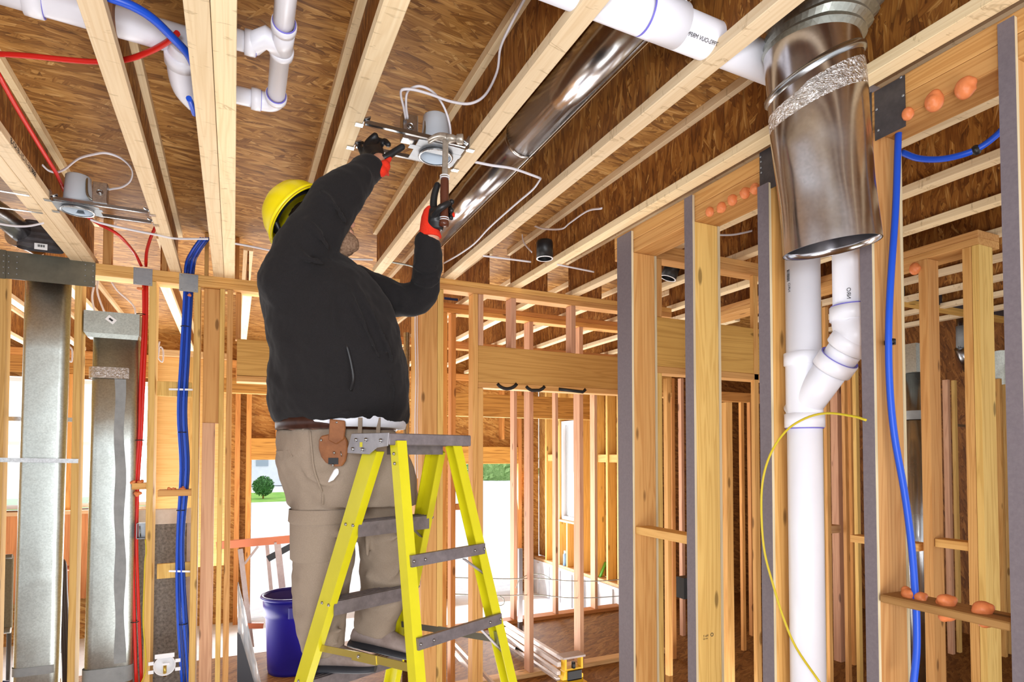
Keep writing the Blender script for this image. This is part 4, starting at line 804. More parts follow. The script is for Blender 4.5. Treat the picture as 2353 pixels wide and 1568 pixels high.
# horizontal wires through the doorway studs
for y0_, lb, sag in ((1328, 'upper grey wire running through the orange studs', 4), (1366, 'lower grey wire running through the orange studs', 5)):
    hose('cable', px_path([(1046,y0_),(1110,y0_+sag-2),(1170,y0_+3),(1240,y0_+2),(1300,y0_+3+sag),(1370,y0_+8),(1440,y0_+3)], Y=W1+.05), .004, 'galvd', lb, 'cable', 'grey wires through the studs')
hose('cable', px_path([(1186,1352),(1195,1332),(1220,1320),(1250,1322),(1270,1334)], Y=W1+.06), .0035, 'galvd', 'grey wire arching above the upper wire', 'cable', 'grey wires through the studs')
hose('cable', px_path([(1147,1370),(1157,1376),(1158,1388),(1148,1392),(1143,1384)], Y=W1-.1), .004, 'galvd', 'small grey wire loop beside the ladder leg', 'cable', 'grey wires through the studs')
# yellow cables
hose('cable', px_path([(1990,966),(1960,957),(1900,950),(1850,962),(1805,992),(1770,1045),(1752,1110),(1750,1190),(1757,1270),(1778,1350),(1800,1420),(1830,1490),(1888,1575)], X=1.86), .0042, 'ycable', 'yellow cable bowing out in front of the white drain pipe', 'cable')
hose('cable', px_path([(334,1240),(336,1270),(333,1290),(331,1350),(329,1430),(334,1500),(334,1545),(320,1580)], Y=W1-.008), .004, 'ycable', 'yellow cable running down from the switch box on the left wall', 'cable')
# --- white drain stack in the right wall -------------------------------------
XP = 1.975
def pr(px, py): return at(px, py, X=XP)
t = thing('drain_stack', pr(1846, 1568), 'thick white drain stack with a wye branch inside the right wall', 'pipe')
c0 = pr(1845, 700); cA = V((XP, c0.y, 0)); rP = .062
z = lambda py: at(1846, py, X=XP).z
mk('pipe', B().tube([(XP, c0.y, .0), (XP, c0.y, 2.925)], rP, 40), M['pvc'], t)
mk('socket', B().lathe((XP, c0.y, z(842)), (0,0,1), [(rP+.001, 0), (rP+.009, .004), (rP+.009, z(811)-z(842)-.002), (rP+.001, z(811)-z(842))], 40), M['pvc'], t)
mk('socket', B().lathe((XP, c0.y, z(984)), (0,0,1), [(rP+.001, 0), (rP+.009, .002), (rP+.009, z(950)-z(984)-.004), (rP+.001, z(950)-z(984))], 40), M['pvc'], t)
mk('wye_body', B().lathe((XP, c0.y, z(955)), (0,0,1), [(rP+.003, 0), (rP+.003, z(842)-z(955)+.02)], 40), M['pvc'], t)
br0, br1 = pr(1855, 925), pr(1913, 845); dbr = (br1-br0).normalized()
mk('wye_branch', B().tube([br0-dbr*.06, br1], rP*.97, 36), M['pvc'], t)
mk('socket', B().lathe(br1-dbr*.01, dbr, [(rP, 0), (rP+.009, .003), (rP+.009, .05), (rP, .052)], 36), M['pvc'], t)
mk('primer_ring', B().lathe(br1+dbr*.042, dbr, [(rP-.001, 0), (rP+.0055, .0008), (rP+.0055, .0035)], 36), M['purple'], t, label='purple primer line')
t2 = t
mk('primer_ring', B().lathe((XP, c0.y, z(984)-.004), (0,0,1), [(rP, 0), (rP+.005, .001), (rP+.005, .004)], 40), M['purple'], t, label='purple primer line')
cB = pr(1957, 700); e0 = br1+dbr*.075; yv = cB.y
mk('branch_pipe', B().tube([br1, e0+dbr*.03], rP-.003, 36), M['pvc'], t)
ea = e0+dbr*.06; ztop = pr(1957, 735).z
mk('elbow', B().tube(smooth_pts([e0+dbr*.02, ea, V((XP, (ea.y*.35+yv*.65), ea.z*.45+ztop*.55)), V((XP, yv, ztop-.01)), V((XP, yv, ztop+.03))], 6), rP+.002, 36), M['pvc'], t)
mk('socket', B().lathe(e0+dbr*.005, dbr, [(rP, 0), (rP+.009, .003), (rP+.009, .045), (rP, .05)], 36), M['pvc'], t)
mk('socket', B().lathe((XP, yv, ztop-.005), (0,0,1), [(rP, 0), (rP+.009, .003), (rP+.009, .05), (rP, .052)], 36), M['pvc'], t)
mk('primer_ring', B().lathe((XP, yv, ztop+.046), (0,0,1), [(rP-.001, 0), (rP+.005, .001), (rP+.005, .004)], 36), M['purple'], t, label='purple primer line')
mk('branch_pipe', B().tube([(XP, yv, ztop), (XP, yv, 2.88)], rP-.002, 36), M['pvc'], t)
def bars(c, nx, nz, w_, h_, name='barcode_bars', n=8, parent=None):
    b = B(); R = random.Random(3)
    for k in range(n): b.obox(V(c)+V((0, 0, h_*(k/n-.5))), nx, nz, (0,0,1), w_/2, .0005, h_/n*R.uniform(.2, .42))
    return mk(name, b, M['ink'], parent)
pcam = V((0, 0, 0))
def on_pipe(px, py, r=rP, yc=None):
    """point on the surface of a stack facing the room"""
    p = pr(px, py); c = V((XP, yc if yc is not None else c0.y, p.z)); r_ = ray(px, py); o = V((0,0,EYE)); 
    a = r_.x**2+r_.y**2; bb = 2*(r_.x*(o.x-c.x)+r_.y*(o.y-c.y)); cc = (o.x-c.x)**2+(o.y-c.y)**2-(r+.0006)**2; dd = bb*bb-4*a*cc
    if dd < 0: dd = 0
    s = (-bb-math.sqrt(dd))/(2*a); q = o+r_*s; n_ = (V((q.x, q.y, 0))-V((c.x, c.y, 0))).normalized(); return q, n_
def text_on(s, q, nrm, up, size, parent, mat='ink', name='printed_mark'):
    # the photograph is mirrored, so its lettering is too
    cu = bpy.data.curves.new(name, 'FONT'); cu.body = s; cu.size = size; cu.align_x = 'CENTER'; cu.align_y = 'CENTER'; cu.extrude = .0002
    o = bpy.data.objects.new(name, cu); dg = None; col.objects.link(o)
    me = bpy.data.meshes.new_from_object(o); col.objects.unlink(o); bpy.data.objects.remove(o)
    z_ = V(nrm).normalized(); y_ = (V(up)-z_*V(up).dot(z_)).normalized(); x_ = -y_.cross(z_)
    mtx = Matrix(((x_.x, y_.x, z_.x, q[0]), (x_.y, y_.y, z_.y, q[1]), (x_.z, y_.z, z_.z, q[2]), (0,0,0,1)))
    me.transform(Matrix.Translation(-ROOT[parent.name])@mtx); me.materials.clear(); me.materials.append(M[mat])
    ob = bpy.data.objects.new(name, me); col.objects.link(ob); ob.parent = parent; ROOT[ob.name] = ROOT[parent.name]; return ob
q, n_ = on_pipe(1811, 632); bars(q, n_.cross(V((0,0,1))), n_, .014, .045, parent=t)
q, n_ = on_pipe(1813, 661); text_on('NRO', q, n_, V((0,0,1)).cross(n_), .016, t)
q, n_ = on_pipe(1950, 674, yc=yv); text_on('NRO', q, n_, V((0,0,1)).cross(n_), .018, t)
# --- blue pex at the right ------------------------------------------------------
yb_ = y3-.028
hose('pex_pipe', px_path([(2066,262,dict(Y=yb_)),(2063,340,dict(Y=yb_)),(2058,480,dict(Y=yb_)),(2047,640,dict(Y=yb_)),(2042,760,dict(Y=yb_)),(2044,880,dict(Y=yb_)),(2055,1000,dict(Y=yb_-.01)),(2078,1130,dict(Y=yb_-.03)),(2094,1250,dict(Y=yb_-.05)),(2102,1350,dict(Y=yb_-.06)),(2106,1420,dict(Y=yb_-.06)),(2106,1500,dict(Y=yb_-.06)),(2098,1580,dict(Y=yb_-.06))]), .0105, 'blue', 'bright blue water pipe coming down the right wall in front of a stud', 'pipe', 'blue pex pipes', n=12)
cl = at(2047, 785, Y=yb_); tcl = thing('pipe_clamp', cl, 'black clamp holding the blue pipe to the stud on the right', 'clamp', 'pipe clamps')
mk('clamp_band', B().lathe(cl-V((0,0,.008)), (0,0,1), [(.0108, 0), (.014, .001), (.014, .015), (.0108, .016)], 16), M['black'], tcl)
mk('clamp_tab', B().box(cl.x+.008, cl.x+.033, yb_+.004, y3-.001, cl.z-.007, cl.z+.007), M['black'], tcl)
hose('pex_pipe', px_path([(2072,350,dict(X=2.3)),(2110,364,dict(X=2.32)),(2160,366,dict(X=2.34)),(2210,356,dict(X=2.36)),(2250,340,dict(X=2.38)),(2285,315,dict(X=2.4)),(2315,285,dict(X=2.42))]), .0115, 'blue', 'blue water pipe sagging behind the right hand wall near the white pipe end', 'pipe', 'blue pex pipes')
c = at(2243, 345, X=2.38); mk('pipe_clamp', B().ball(c, .02, .016, .018, 12, 8), M['black'], None, 'black clamp on the sagging blue pipe', 'clamp', 'pipe clamps')
# foam knobs of the right wall
for px, py, s_, lb in ((1631,487,.024,'first from the left in the row of five'), (1658,477,.026,'second from the left in the row of five'), (1683,460,.026,'third from the left in the row of five'), (1712,444,.026,'fourth from the left in the row of five'), (1735,434,.025,'fifth from the left, touching the dark plate'), (2086,262,.022,'half hidden behind the square dark plate'), (2147,233,.033,'larger one left of the top right stud'), (2217,203,.033,'nearest the top right stud')):
    foam_blob(at(px, py, X=XR+.012), s_*.82, 'orange foam knob on the right wall plate, '+lb.replace(' in the row of five', ' of five').replace('half hidden behind the square dark plate','beside the square dark plate'), 'foam knobs on the right wall plate', px, squash=1.15)
for px, py, s_, lb in ((2088,1352,.026,'left half of the foam around the blue pipe'), (2115,1356,.022,'right half of the foam around the blue pipe'), (2175,1364,.03,'foam blob on top, middle one'), (2258,1378,.031,'foam blob on top, right one'), (2178,1423,.026,'foam blob below, middle one'), (2262,1436,.02,'foam blob below, right one')):
    p_ = at(px, py, X=XR+.055 if py < 1400 else XR+.06); p_.z = (zbk1+s_*.33) if py < 1400 else (zbk0-s_*.25)
    foam_blob(p_, s_*.9, 'orange '+lb+' on the brown block', 'foam blobs on the brown block', px, squash=.8)
foam_blob(at(2102, 618, X=X7-.01), .03, 'orange foam ball on the far right stud top', None, 5, squash=1.2)
# ducts at the far right
t = thing('round_duct', at(2105, 950, Y=3.4), 'round steel duct with a box head behind the blue pipe', 'duct')
pa = at(2104, 860, Y=2.5); rr_ = .075
mk('duct_pipe', B().tube([(pa.x, 2.5, 0), (pa.x, 2.5, pa.z)], rr_, 30), M['chrome'], t)
mk('tape_band', B().lathe((pa.x, 2.5, at(2105, 965, Y=2.5).z), (0,0,1), [(rr_+.002, 0), (rr_+.002, .06)], 30), M['tape'], t)
zb1 = at(2105, 795, Y=2.5).z; mk('box_head', B().box(pa.x-.11, pa.x+.11, 2.43, 2.57, pa.z+.002, zb1), M['galvd'], t)
t = thing('round_duct', at(2215, 800, Y=3.35), 'short elbowed steel duct between the far right studs', 'duct')
mk('duct_pipe', B().tube([at(2210, 700, Y=3.35), at(2211, 800, Y=3.35)], .045, 24), M['chrome'], t)
mk('tape_band', B().tube([at(2211, 750, Y=3.35), at(2212, 800, Y=3.35)], .052, 24), M['tape'], t)
mk('duct_pipe', B().tube([at(2205, 800, Y=3.35), at(2226, 850, Y=3.35)], .045, 24), M['chrome'], t)
t = thing('duct_cover', at(2300, 845, Y=3.05), 'dark round duct cover beside the right edge post', 'duct')
mk('cap', B().tube([at(2300, 845, Y=3.05), at(2300, 845, Y=3.15)], .16, 30), M['galvd'], t)
for ya, xa, xb, lb in ((977, 2192, 2225, 'left'), (985, 2290, 2322, 'right')):
    a, c = at(xa, ya, Y=3.35), at(xb, ya+3, Y=3.35); mk('flat_bar', B().bar(a, c, (0,0,1), .024, .002), M['galvd'], None, 'small steel bar between the far right studs, '+lb+' piece', 'bar', 'flat bars at the far right')
a, c = at(2313, 760, Y=3.0), at(2313, 925, Y=3.0); mk('flat_bar', B().bar(a, c, (1,0,0), .02, .003), M['galvd'], None, 'upright steel bar beside the right edge post', 'bar', 'flat bars at the far right')
# electrical boxes
t = thing('switch_box', at(325, 1220, Y=W1), 'steel switch box on the stud right of the red pipes', 'box', 'electrical boxes')
x0, x1 = xat(313, 1220), xat(339, 1220)-.004; z0, z1 = at(325, 1239, Y=W1).z, at(325, 1203, Y=W1).z
b = B(); y_ = W1+.004
b.box(x0, x0+.003, y_, y_+.06, z0, z1); b.box(x1-.003, x1, y_, y_+.06, z0, z1); b.box(x0, x1, y_, y_+.06, z0, z0+.003); b.box(x0, x1, y_, y_+.06, z1-.003, z1); b.box(x0, x1, y_+.057, y_+.06, z0, z1)
mk('box_shell', b, M['plate'], t); mk('wire_ends', B().tube([(x0+.02, y_+.03, z0+.01), (x0+.015, y_+.02, z1-.02)], .003, 6), M['galvd'], t)
t = thing('switch_box', at(1577, 1350, X=2.02), 'black switch box behind the slim grey faced stud', 'box', 'electrical boxes')
pc = at(1573, 1350, Y=2.5); mk('box_shell', B().box(pc.x-.03, pc.x+.03, 2.47, 2.53, pc.z-.055, pc.z+.055), M['black'], t); mk('wire_ends', B().tube([(pc.x+.01, 2.465, pc.z-.04), (pc.x, 2.46, pc.z), (pc.x+.015, 2.465, pc.z+.04)], .003, 6), M['wcable'], t)
t = thing('switch_box', at(2113, 1330, Y=2.6), 'black switch box seen right of the blue pipe above the foam', 'box', 'electrical boxes')
pc = at(2113, 1330, Y=2.6); mk('box_shell', B().box(pc.x-.03, pc.x+.03, 2.6, 2.66, pc.z-.06, pc.z+.05), M['black'], t)
t = thing('valve_box', at(378, 1530, Y=W1), 'round white valve box with brass fitting, low on the left wall', 'box')
c = at(378, 1531, Y=W1-.004); c.y = W1-.004
mk('bowl', B().lathe((c.x, W1+.05, c.z), (0,-1,0), [(.001, .0), (.05, .0), (.058, .052), (.063, .055), (.063, .05), (.054, .0)], 32), M['white'], t)
b = B(); 
for sx in (-1, 1):
    for dz in (.025, -.03): b.box(c.x+sx*.06-(.03 if sx < 0 else 0), c.x+sx*.06+(.03 if sx > 0 else 0), W1-.006, W1-.002, c.z+dz-.011, c.z+dz+.011)
b.box(c.x-.055, c.x+.055, W1-.004, W1-.001, c.z+.05, c.z+.078); mk('mounting_ears', b, M['white'], t)
mk('valve', B().tube([(c.x, W1+.02, c.z-.075), (c.x, W1+.02, c.z+.002)], .010, 12), newmat('brass', (.55,.36,.08), .35, 1), t)
mk('valve_handle', B().box(c.x-.012, c.x+.028, W1-.002, W1+.01, c.z+.002, c.z+.016), M['white'], t)

dp = bpy.data.objects['drain_pipe']; nrm = V((0,-.62,-.78)).normalized()
ROOT[dp.name] = dp.location.copy()
text_on('8-110-7992-OUV MRPM', V((xh2+.075, YP, zP))+nrm*.0573, nrm, V((0,-.78,.62)), .016, dp)
for nm_, txt, xx, y_, zz_, sz in (('printed', '8880 JG-11-21-18 SO-8', -.797, 3.05, ZJ+.019, .034),):
    fj = next(o for o in bpy.data.objects if o.get('label', '').startswith('floor joist with printed')); text_on(txt, (xx+.0006, y_, zz_), (1,0,0), (0,0,1), sz, fj)
fj = next(o for o in bpy.data.objects if 'above the steel register box' in o.get('label', '')); text_on('SES - CCO', (-1.13+.065, 5.0, ZJ+.019), (1,0,0), (0,0,1), .034, fj)
fj = next(o for o in bpy.data.objects if 'over the tall left duct' in o.get('label', '')); text_on('SES - CCO', (-1.62+.065, 5.1, ZJ+.019), (1,0,0), (0,0,1), .034, fj)
sd = next(o for o in bpy.data.objects if 'slim grey faced stud with knotty' in o.get('label', ''))
yn = yr(1591,600)+.0003; pz = lambda px, py: at(px, py, Y=yn)
text_on('No 2', pz(1622, 1462), (0,-1,0), (0,0,1), .014, sd); text_on('HT KD', pz(1621, 1469), (0,-1,0), (0,0,1), .009, sd)
mk('grade_stamp', B().lathe(pz(1636, 1459)+V((0,-.0004,0)), (0,-1,0), [(.006,0),(.0085,0),(.0085,.0004),(.006,.0004),(.006,0)], 20), M['ink'], sd)
bx_ = next(o for o in bpy.data.objects if 'nearest the top right' in o.get('label', ''))
# ================================================================== THINGS ON THE FLOOR
Yc = 4.85; xa, xb = at(309,1300,Y=Yc).x, at(441,1300,Y=Yc).x; zc1 = at(380,1172,Y=Yc).z
carpet = speck('grey_woven_backing', (.10,.09,.085), (.27,.25,.23), 55, .95, .6, .003)
t = thing('carpet_roll', ((xa+xb)/2, Yc, 0), 'tall grey woven carpet panel standing behind the red and blue pipes', 'carpet')
mk('woven_panel', B().box(xa, xb, Yc, Yc+.10, 0, zc1-.09), carpet, t, bevel=.01)
mk('paper_edge', B().box(xa, xb+.002, Yc-.003, Yc+.11, zc1-.10, zc1), speck('torn_paper', (.55,.48,.42), (.66,.60,.54), 14, .9), t, label='torn pale paper edge')
mk('paper_edge', B().box(xb-.035, xb+.003, Yc-.005, Yc-.001, 0, zc1-.1), speck('torn_paper_side', (.42,.38,.37), (.5,.46,.45), 14, .9), t)
# bucket -----------------------------------------------------------------
bb = at(668, 1550, Z=0.0); Db = 1.1
bc_ = at(672, 1538, Z=0); rb = .245
t = thing('trash_can', (bc_.x, bc_.y, 0), 'big dark blue plastic bin standing behind the legs of the worker', 'bin')
hz = at(672, 1368, Y=bc_.y-.1).z
bm_ = newmat('blue_bin_plastic', (.012,.010,.22), .38)
mk('bin_body', B().lathe((bc_.x, bc_.y, 0), (0,0,1), [(.001, .004), (rb*.80, .0), (rb*.83, .03), (rb*.91, hz*.72), (rb*.97, hz*.73), (rb*1.0, hz*.97), (rb*.975, hz*.97), (rb*.9, hz*.7), (rb*.8, .03), (.001, .03)], 48), bm_, t)
mk('rim', B().lathe((bc_.x, bc_.y, hz*.955), (0,0,1), [(rb*.98, 0), (rb*1.07, .0), (rb*1.08, .012), (rb*1.05, .026), (rb*.98, .026), (rb*.97, .01)], 48), bm_, t)
mk('handle', B().box(bc_.x-.06, bc_.x+.06, bc_.y-rb*1.05, bc_.y-rb*.95, hz*.74, hz*.9), bm_, t, bevel=.01)
# work platform (orange steel bench) ----------------------------------------
wt = newmat('orange_painted_steel', (.48,.14,.06), .5); wg_ = speck('weathered_aluminium', (.34,.27,.25), (.42,.35,.33), 20, .5, .1, .001, 4, .3)
Yp = 6.3
t = thing('work_platform', (at(610,1568,Y=Yp).x, Yp, 0), 'folding work platform with an orange top rail in the left back doorway', 'platform')
a, c = at(500,1254,Y=Yp+.3), at(690,1237,Y=Yp-.1); mk('top_rail', B().bar(a, c, (0,0,1), .075, .05), wt, t)
for k, (xt, yt, xb_, yb2, Y2, w_) in enumerate(((552,1262,580,1500,Yp,.045), (613,1248,628,1410,Yp+.35,.035), (637,1246,655,1410,Yp,.06))):
    a, c = at(xt,yt,Y=Y2), at(xb_,yb2,Y=Y2); d = (c-a); c = a+d*((a.z-.0)/(a.z-c.z)); mk('leg', B().bar(a, c, (1,0,0), w_, .03), wg_, t)
a, c = at(593,1256,Y=Yp), at(562,1296,Y=Yp); mk('brace', B().bar(a, c, (0,0,1), .02, .02), wg_, t)
a, c = at(675,1252,Y=Yp), at(615,1285,Y=Yp); mk('black_brace', B().bar(a, c, (0,0,1), .06, .02), M['black'], t)
a, c = at(560,1438,Y=Yp), at(605,1438,Y=Yp); mk('lower_rail', B().bar(a, c, (0,0,1), .05, .04), wt, t)
# plastic sheet + dark board leaning at the doorway ---------------------------
Ys = 4.75
pl = newmat('clear_plastic_film', (.75,.77,.80), .22); pl.node_tree.nodes['Principled BSDF'].inputs['Transmission Weight'].default_value = .15
b = B(); G_ = []
for i in range(13):
    v = i/12; row = []
    for j in range(8):
        u = j/7; px = 546+u*(2+52*v); py = 1338+v*235; p = at(px, py, Y=Ys+.05*math.sin(9*v+4*u)+.025*math.sin(17*u+11*v)); row.append(b.bm.verts.new(p))
    G_.append(row)
for i in range(12):
    for j in range(7): b._f([G_[i][j], G_[i][j+1], G_[i+1][j+1], G_[i+1][j]], True)
mk('plastic_sheet', b, pl, None, 'crumpled clear plastic sheet hanging beside the blue bin', 'sheet', mods=lambda o: setattr(o.modifiers.new('thick', 'SOLIDIFY'), 'thickness', .002))
p = [at(545,1455,Y=Ys-.13), at(552,1460,Y=Ys-.13), at(590,1590,Y=Ys-.13), at(545,1590,Y=Ys-.13)]
mk('dark_board', B().prism(p, (0,.02,0)), newmat('dark_board_face', (.04,.045,.06), .5), None, 'dark blue grey board leaning at the foot of the doorway stud', 'board')
# chairs and bin at the far left ------------------------------------------------
t = thing('folding_chair', (at(140,1568,Y=5.1).x, 5.1, 0), 'dark folded chair standing between the two tall ducts', 'chair')
for k, (xs) in enumerate(((128,146,152), (138,152,160))):
    pts = [at(xs[0],1284+k*4,Y=5.1), at(xs[0]+8,1300,Y=5.1), at(xs[1]-4,1360,Y=5.1), at(xs[1],1440,Y=5.1), at(xs[2]-2,1568,Y=5.1)]
    pts.append(V((pts[-1].x, pts[-1].y, 0))); mk('frame_tube', B().tube(smooth_pts(pts, 4), .02, 10), newmat('dark_brown_tube', (.045,.030,.025), .35), t)
mk('seat', B().box(at(128,1500,Y=5.15).x, at(155,1500,Y=5.15).x, 5.13, 5.2, at(140,1500,Y=5.15).z, at(140,1440,Y=5.15).z), newmat('chair_fabric', (.10,.08,.05), .9), t)
t = thing('sling_chair', (at(5,1568,Y=5.2).x, 5.2, 0), 'olive fabric sling chair cut off by the left edge', 'chair')
x0, x1 = at(-60,1400,Y=5.2).x, at(27,1400,Y=5.2).x
mk('backrest', B().box(x0, x1, 5.2, 5.23, at(5,1450,Y=5.2).z, at(5,1279,Y=5.2).z), speck('olive_sling', (.16,.13,.08), (.22,.19,.12), 80, .9), t, bevel=.006)
mk('frame', B().tube([(x0, 5.19, at(5,1280,Y=5.2).z), (x1, 5.19, at(5,1280,Y=5.2).z)], .016, 10), newmat('olive_frame', (.13,.11,.08), .4), t)
mk('frame', B().tube([(x0, 5.19, at(5,1450,Y=5.2).z), (x1, 5.19, at(5,1450,Y=5.2).z)], .02, 10), newmat('olive_frame_low', (.17,.15,.11), .4), t)
for px in (-20, 20): x_ = at(px,1500,Y=5.22).x; mk('leg', B().tube([(x_, 5.22, 0), (x_, 5.22, at(5,1450,Y=5.2).z)], .014, 10), newmat('chair_leg_metal', (.1,.09,.08), .4), t)
t = thing('leaning_tube', at(150,1380,Y=5.4), 'orange handled tool leaning behind the folded chair', 'tool'); mk('tool_handle', B().tube([at(130,1306,Y=5.5), at(165,1306,Y=5.5)], .02, 10), wt, t); p_ = at(150,1306,Y=5.52); mk('shaft', B().tube([(p_.x,5.52,0),(p_.x,5.52,p_.z)], .012, 8), wt, t)
t = thing('storage_bin', (at(10,1568,Y=5.6).x, 5.6, 0), 'dark blue bottle at the lower left corner', 'bottle'); mk('bottle_body', B().lathe((at(8,1568,Y=5.0).x, 5.0, 0), (0,0,1), [(.001,0),(.05,0),(.05,.3),(.03,.36),(.001,.37)], 20), newmat('blue_bottle', (.01,.03,.12), .3), t)
# miter saw stand ---------------------------------------------------------------
yel = newmat('tool_yellow', (.72,.42,.01), .4)
Ym = 4.0
hc = at(1310, 1530, Y=Ym)
t = thing('saw_stand', (hc.x, Ym, 0), 'yellow saw stand with long pale rails on the floor behind the ladder', 'tool stand')
b = B(); x0, x1 = at(1298,1530,Y=Ym).x, at(1340,1530,Y=Ym).x; zt1, zt0 = at(1310,1512,Y=Ym).z, at(1310,1542,Y=Ym).z
w_ = .018
b.box(x0, x0+w_, Ym, Ym+.06, zt0, zt1); b.box(x1-w_, x1, Ym, Ym+.06, zt0, zt1); b.box(x0+w_, x1-w_, Ym, Ym+.06, zt0, zt0+.015)
mk('yellow_frame', b, yel, t, bevel=.002)
mk('roller_plate', B().box(x0-.03, x1+.006, Ym-.03, Ym+.08, zt1, zt1+.018), wg_, t, bevel=.003)
b = B(); b.prism([(x0-.03, Ym, zt0-.1), (x1+.0, Ym, zt0-.1), (x1, Ym, zt0-.04), (x1-.05, Ym, zt0), (x0, Ym, zt0)], (0,.07,0)); mk('yellow_base', b, yel, t)
b = B(); b.box(x0-.02, x1+.03, Ym-.01, Ym+.09, 0, zt0-.101); mk('stand_foot', b, yel, t)
mk('black_clamp', B().box(x0+.02, x1-.02, Ym-.015, Ym, zt0-.075, zt0+.0), M['black'], t, bevel=.003)
mk('black_knob', B().tube([((x0+x1)/2, Ym+.01, zt0+.012), ((x0+x1)/2, Ym+.01, zt0+.06)], .016, 12), M['black'], t)
rail = speck('pale_aluminium_rail', (.50,.44,.42), (.60,.54,.52), 12, .4, .1, .001, 4, .3)
for k, (xa, ya, xb_, yb2, w2) in enumerate(((1160,1432,1290,1512,.03), (1160,1446,1285,1528,.034), (1160,1462,1284,1548,.028), (1160,1478,1283,1562,.02))):
    mk('rail', B().bar(at(xa,ya,Y=5.3), at(xb_,yb2,Y=Ym+.04), (0,0,1), w2, .03), rail, t)
mk('rail_clamp', B().bar(at(1186,1490,Y=5.0), at(1200,1498,Y=4.95), (0,0,1), .05, .04), M['black'], t)
for k, (xa, ya, xb_, yb2) in enumerate(((1045,1478,1150,1590), (1045,1500,1118,1590))):
    mk('trim_board', B().bar(at(xa,ya,Y=4.9), at(xb_,yb2,Y=4.1), (0,0,1), .03, .02), rail, None, ('upper' if k == 0 else 'lower')+' pale strip lying on the floor between the ladder legs', 'board', 'pale strips on the floor')
# broom and grey post -------------------------------------------------------------
t = thing('broom', at(1350,1440,Y=6.6), 'broom with a green grip leaning by the white foundation', 'broom')
a, c = at(1392,1293,Y=6.6), at(1378,1330,Y=6.6); mk('grip', B().tube([a, c], .018, 10), newmat('green_grip', (.12,.42,.05), .4), t)
e = at(1350,1440,Y=6.6); mk('stick', B().tube([c, c+(e-c)*1.6], .012, 10), M['ox'], t)
p_ = at(1195,1261,Y=5.6); mk('steel_post', B().box(p_.x-.02, p_.x+.02, 5.58, 5.62, 0, p_.z), newmat('brown_grey_steel', (.14,.12,.12), .5, .3), None, 'short dark steel post standing behind the doorway studs', 'post')
t = thing('spray_can', at(1299,1290,X=XG+.04), 'small blue and white spray can on the sill plate under the garage window', 'can')
pc = at(1299,1300,X=XG+.06); mk('can_body', B().lathe((pc.x, pc.y, zst+.04), (0,0,1), [(.001,0),(.032,0),(.032,.16),(.02,.18),(.001,.18)], 16), newmat('can_label', (.2,.35,.6), .4), t); mk('can_cap', B().lathe((pc.x, pc.y, zst+.22), (0,0,1), [(.02,0),(.02,.035),(.001,.036)], 16), M['white'], t)
# ================================================================== STEP LADDER
ang = YAW+math.radians(44); LU = V((math.sin(ang), math.cos(ang), 0)); LV = V((-math.cos(ang), math.sin(ang), 0)); UZ = V((0,0,1))
yell = speck('yellow_fibreglass', (.54,.485,.006), (.62,.56,.010), 5, .42, .15, .001)
alu = speck('worn_aluminium', (.17,.145,.15), (.27,.235,.24), 26, .45, .15, .001, 5, .55)
rivm = newmat('rivet_steel', (.30,.28,.28), .35, .9)
lad = thing('step_ladder', at(900, 1000, D=1.9)*1.0, 'tall yellow step ladder with grey cap that the worker stands on', 'ladder'); lb_ = lad.location; lb_.z = 0; ROOT[lad.name] = V(lb_)
def rail(top, k, w, base_z=0.0):
    """foot of a rail: k = sideways drift along LV per metre, w = along LU per metre"""
    dz = top.z-base_z; return top-UZ*dz+LV*k*dz+LU*w*dz
zc = 1.925
tops = dict(nf=(at(850,1036,D=1.98), .535, 0, .074, .030), nr=(at(905,1026,D=1.88), -.143, 0, .040, .036), fr=(at(1052,1030,D=2.10), -.143, .19, .046, .036), ff=(at(1008,1038,D=2.21), .535, .19, .074, .030))
RL = {}
for nm, (tp, k, w_, web, fl) in tops.items():
    side = 1 if nm[0] == 'n' else -1          # channel opens towards the ladder's middle
    ft = rail(tp, k, w_); d = (ft-tp).normalized(); tp2 = tp-d*.015; RL[nm] = (tp, ft)
    wv = (LV-d*LV.dot(d)).normalized(); uv = (LU-d*LU.dot(d)); uv = (uv-wv*uv.dot(wv)).normalized()
    sec = [(-web/2, 0), (web/2, 0), (web/2, fl), (web/2-.004, fl), (web/2-.004, .004), (-web/2+.004, .004), (-web/2+.004, fl), (-web/2, fl)]
    b = B(); b.loft([[p+wv*x+uv*y*side for x, y in sec] for p in (tp2, ft)], sm=False)
    mk('ladder_rail', b, yell, lad)
    b = B(); b.obox(ft+UZ*.02, LV, LU, UZ, web/2+.006, fl*.6, .02); mk('rubber_foot', b, M['black'], lad)
def onrail(nm, z): a, c = RL[nm]; t = (a.z-z)/(a.z-c.z); return a.lerp(c, t)
steps = [1.615, 1.315, .985, .71, .40, .12]
for i, z in enumerate(steps):
    a, c = onrail('nf', z)+LU*.018, onrail('ff', z)-LU*.018; ax_ = (c-a).normalized()
    b = B(); b.obox((a+c)/2+UZ*.004, ax_, LV, UZ, (c-a).length/2, .042, .004)
    b.obox((a+c)/2-LV*.040-UZ*.018, ax_, LV, UZ, (c-a).length/2, .0025, .024); b.obox((a+c)/2+LV*.040-UZ*.018, ax_, LV, UZ, (c-a).length/2, .0025, .024)
    for g in range(4): b.obox((a+c)/2+UZ*.009+LV*(-.028+.018*g), ax_, LV, UZ, (c-a).length/2, .002, .0012)
    mk('step', b, alu, lad)
    for q, s_ in ((a-LU*.019, -1), (c+LU*.019, 1)):
        for v_ in (-.037, .01): mk('rivet', B().ball(q+LV*v_, .006, n=10, m=6), rivm, lad)
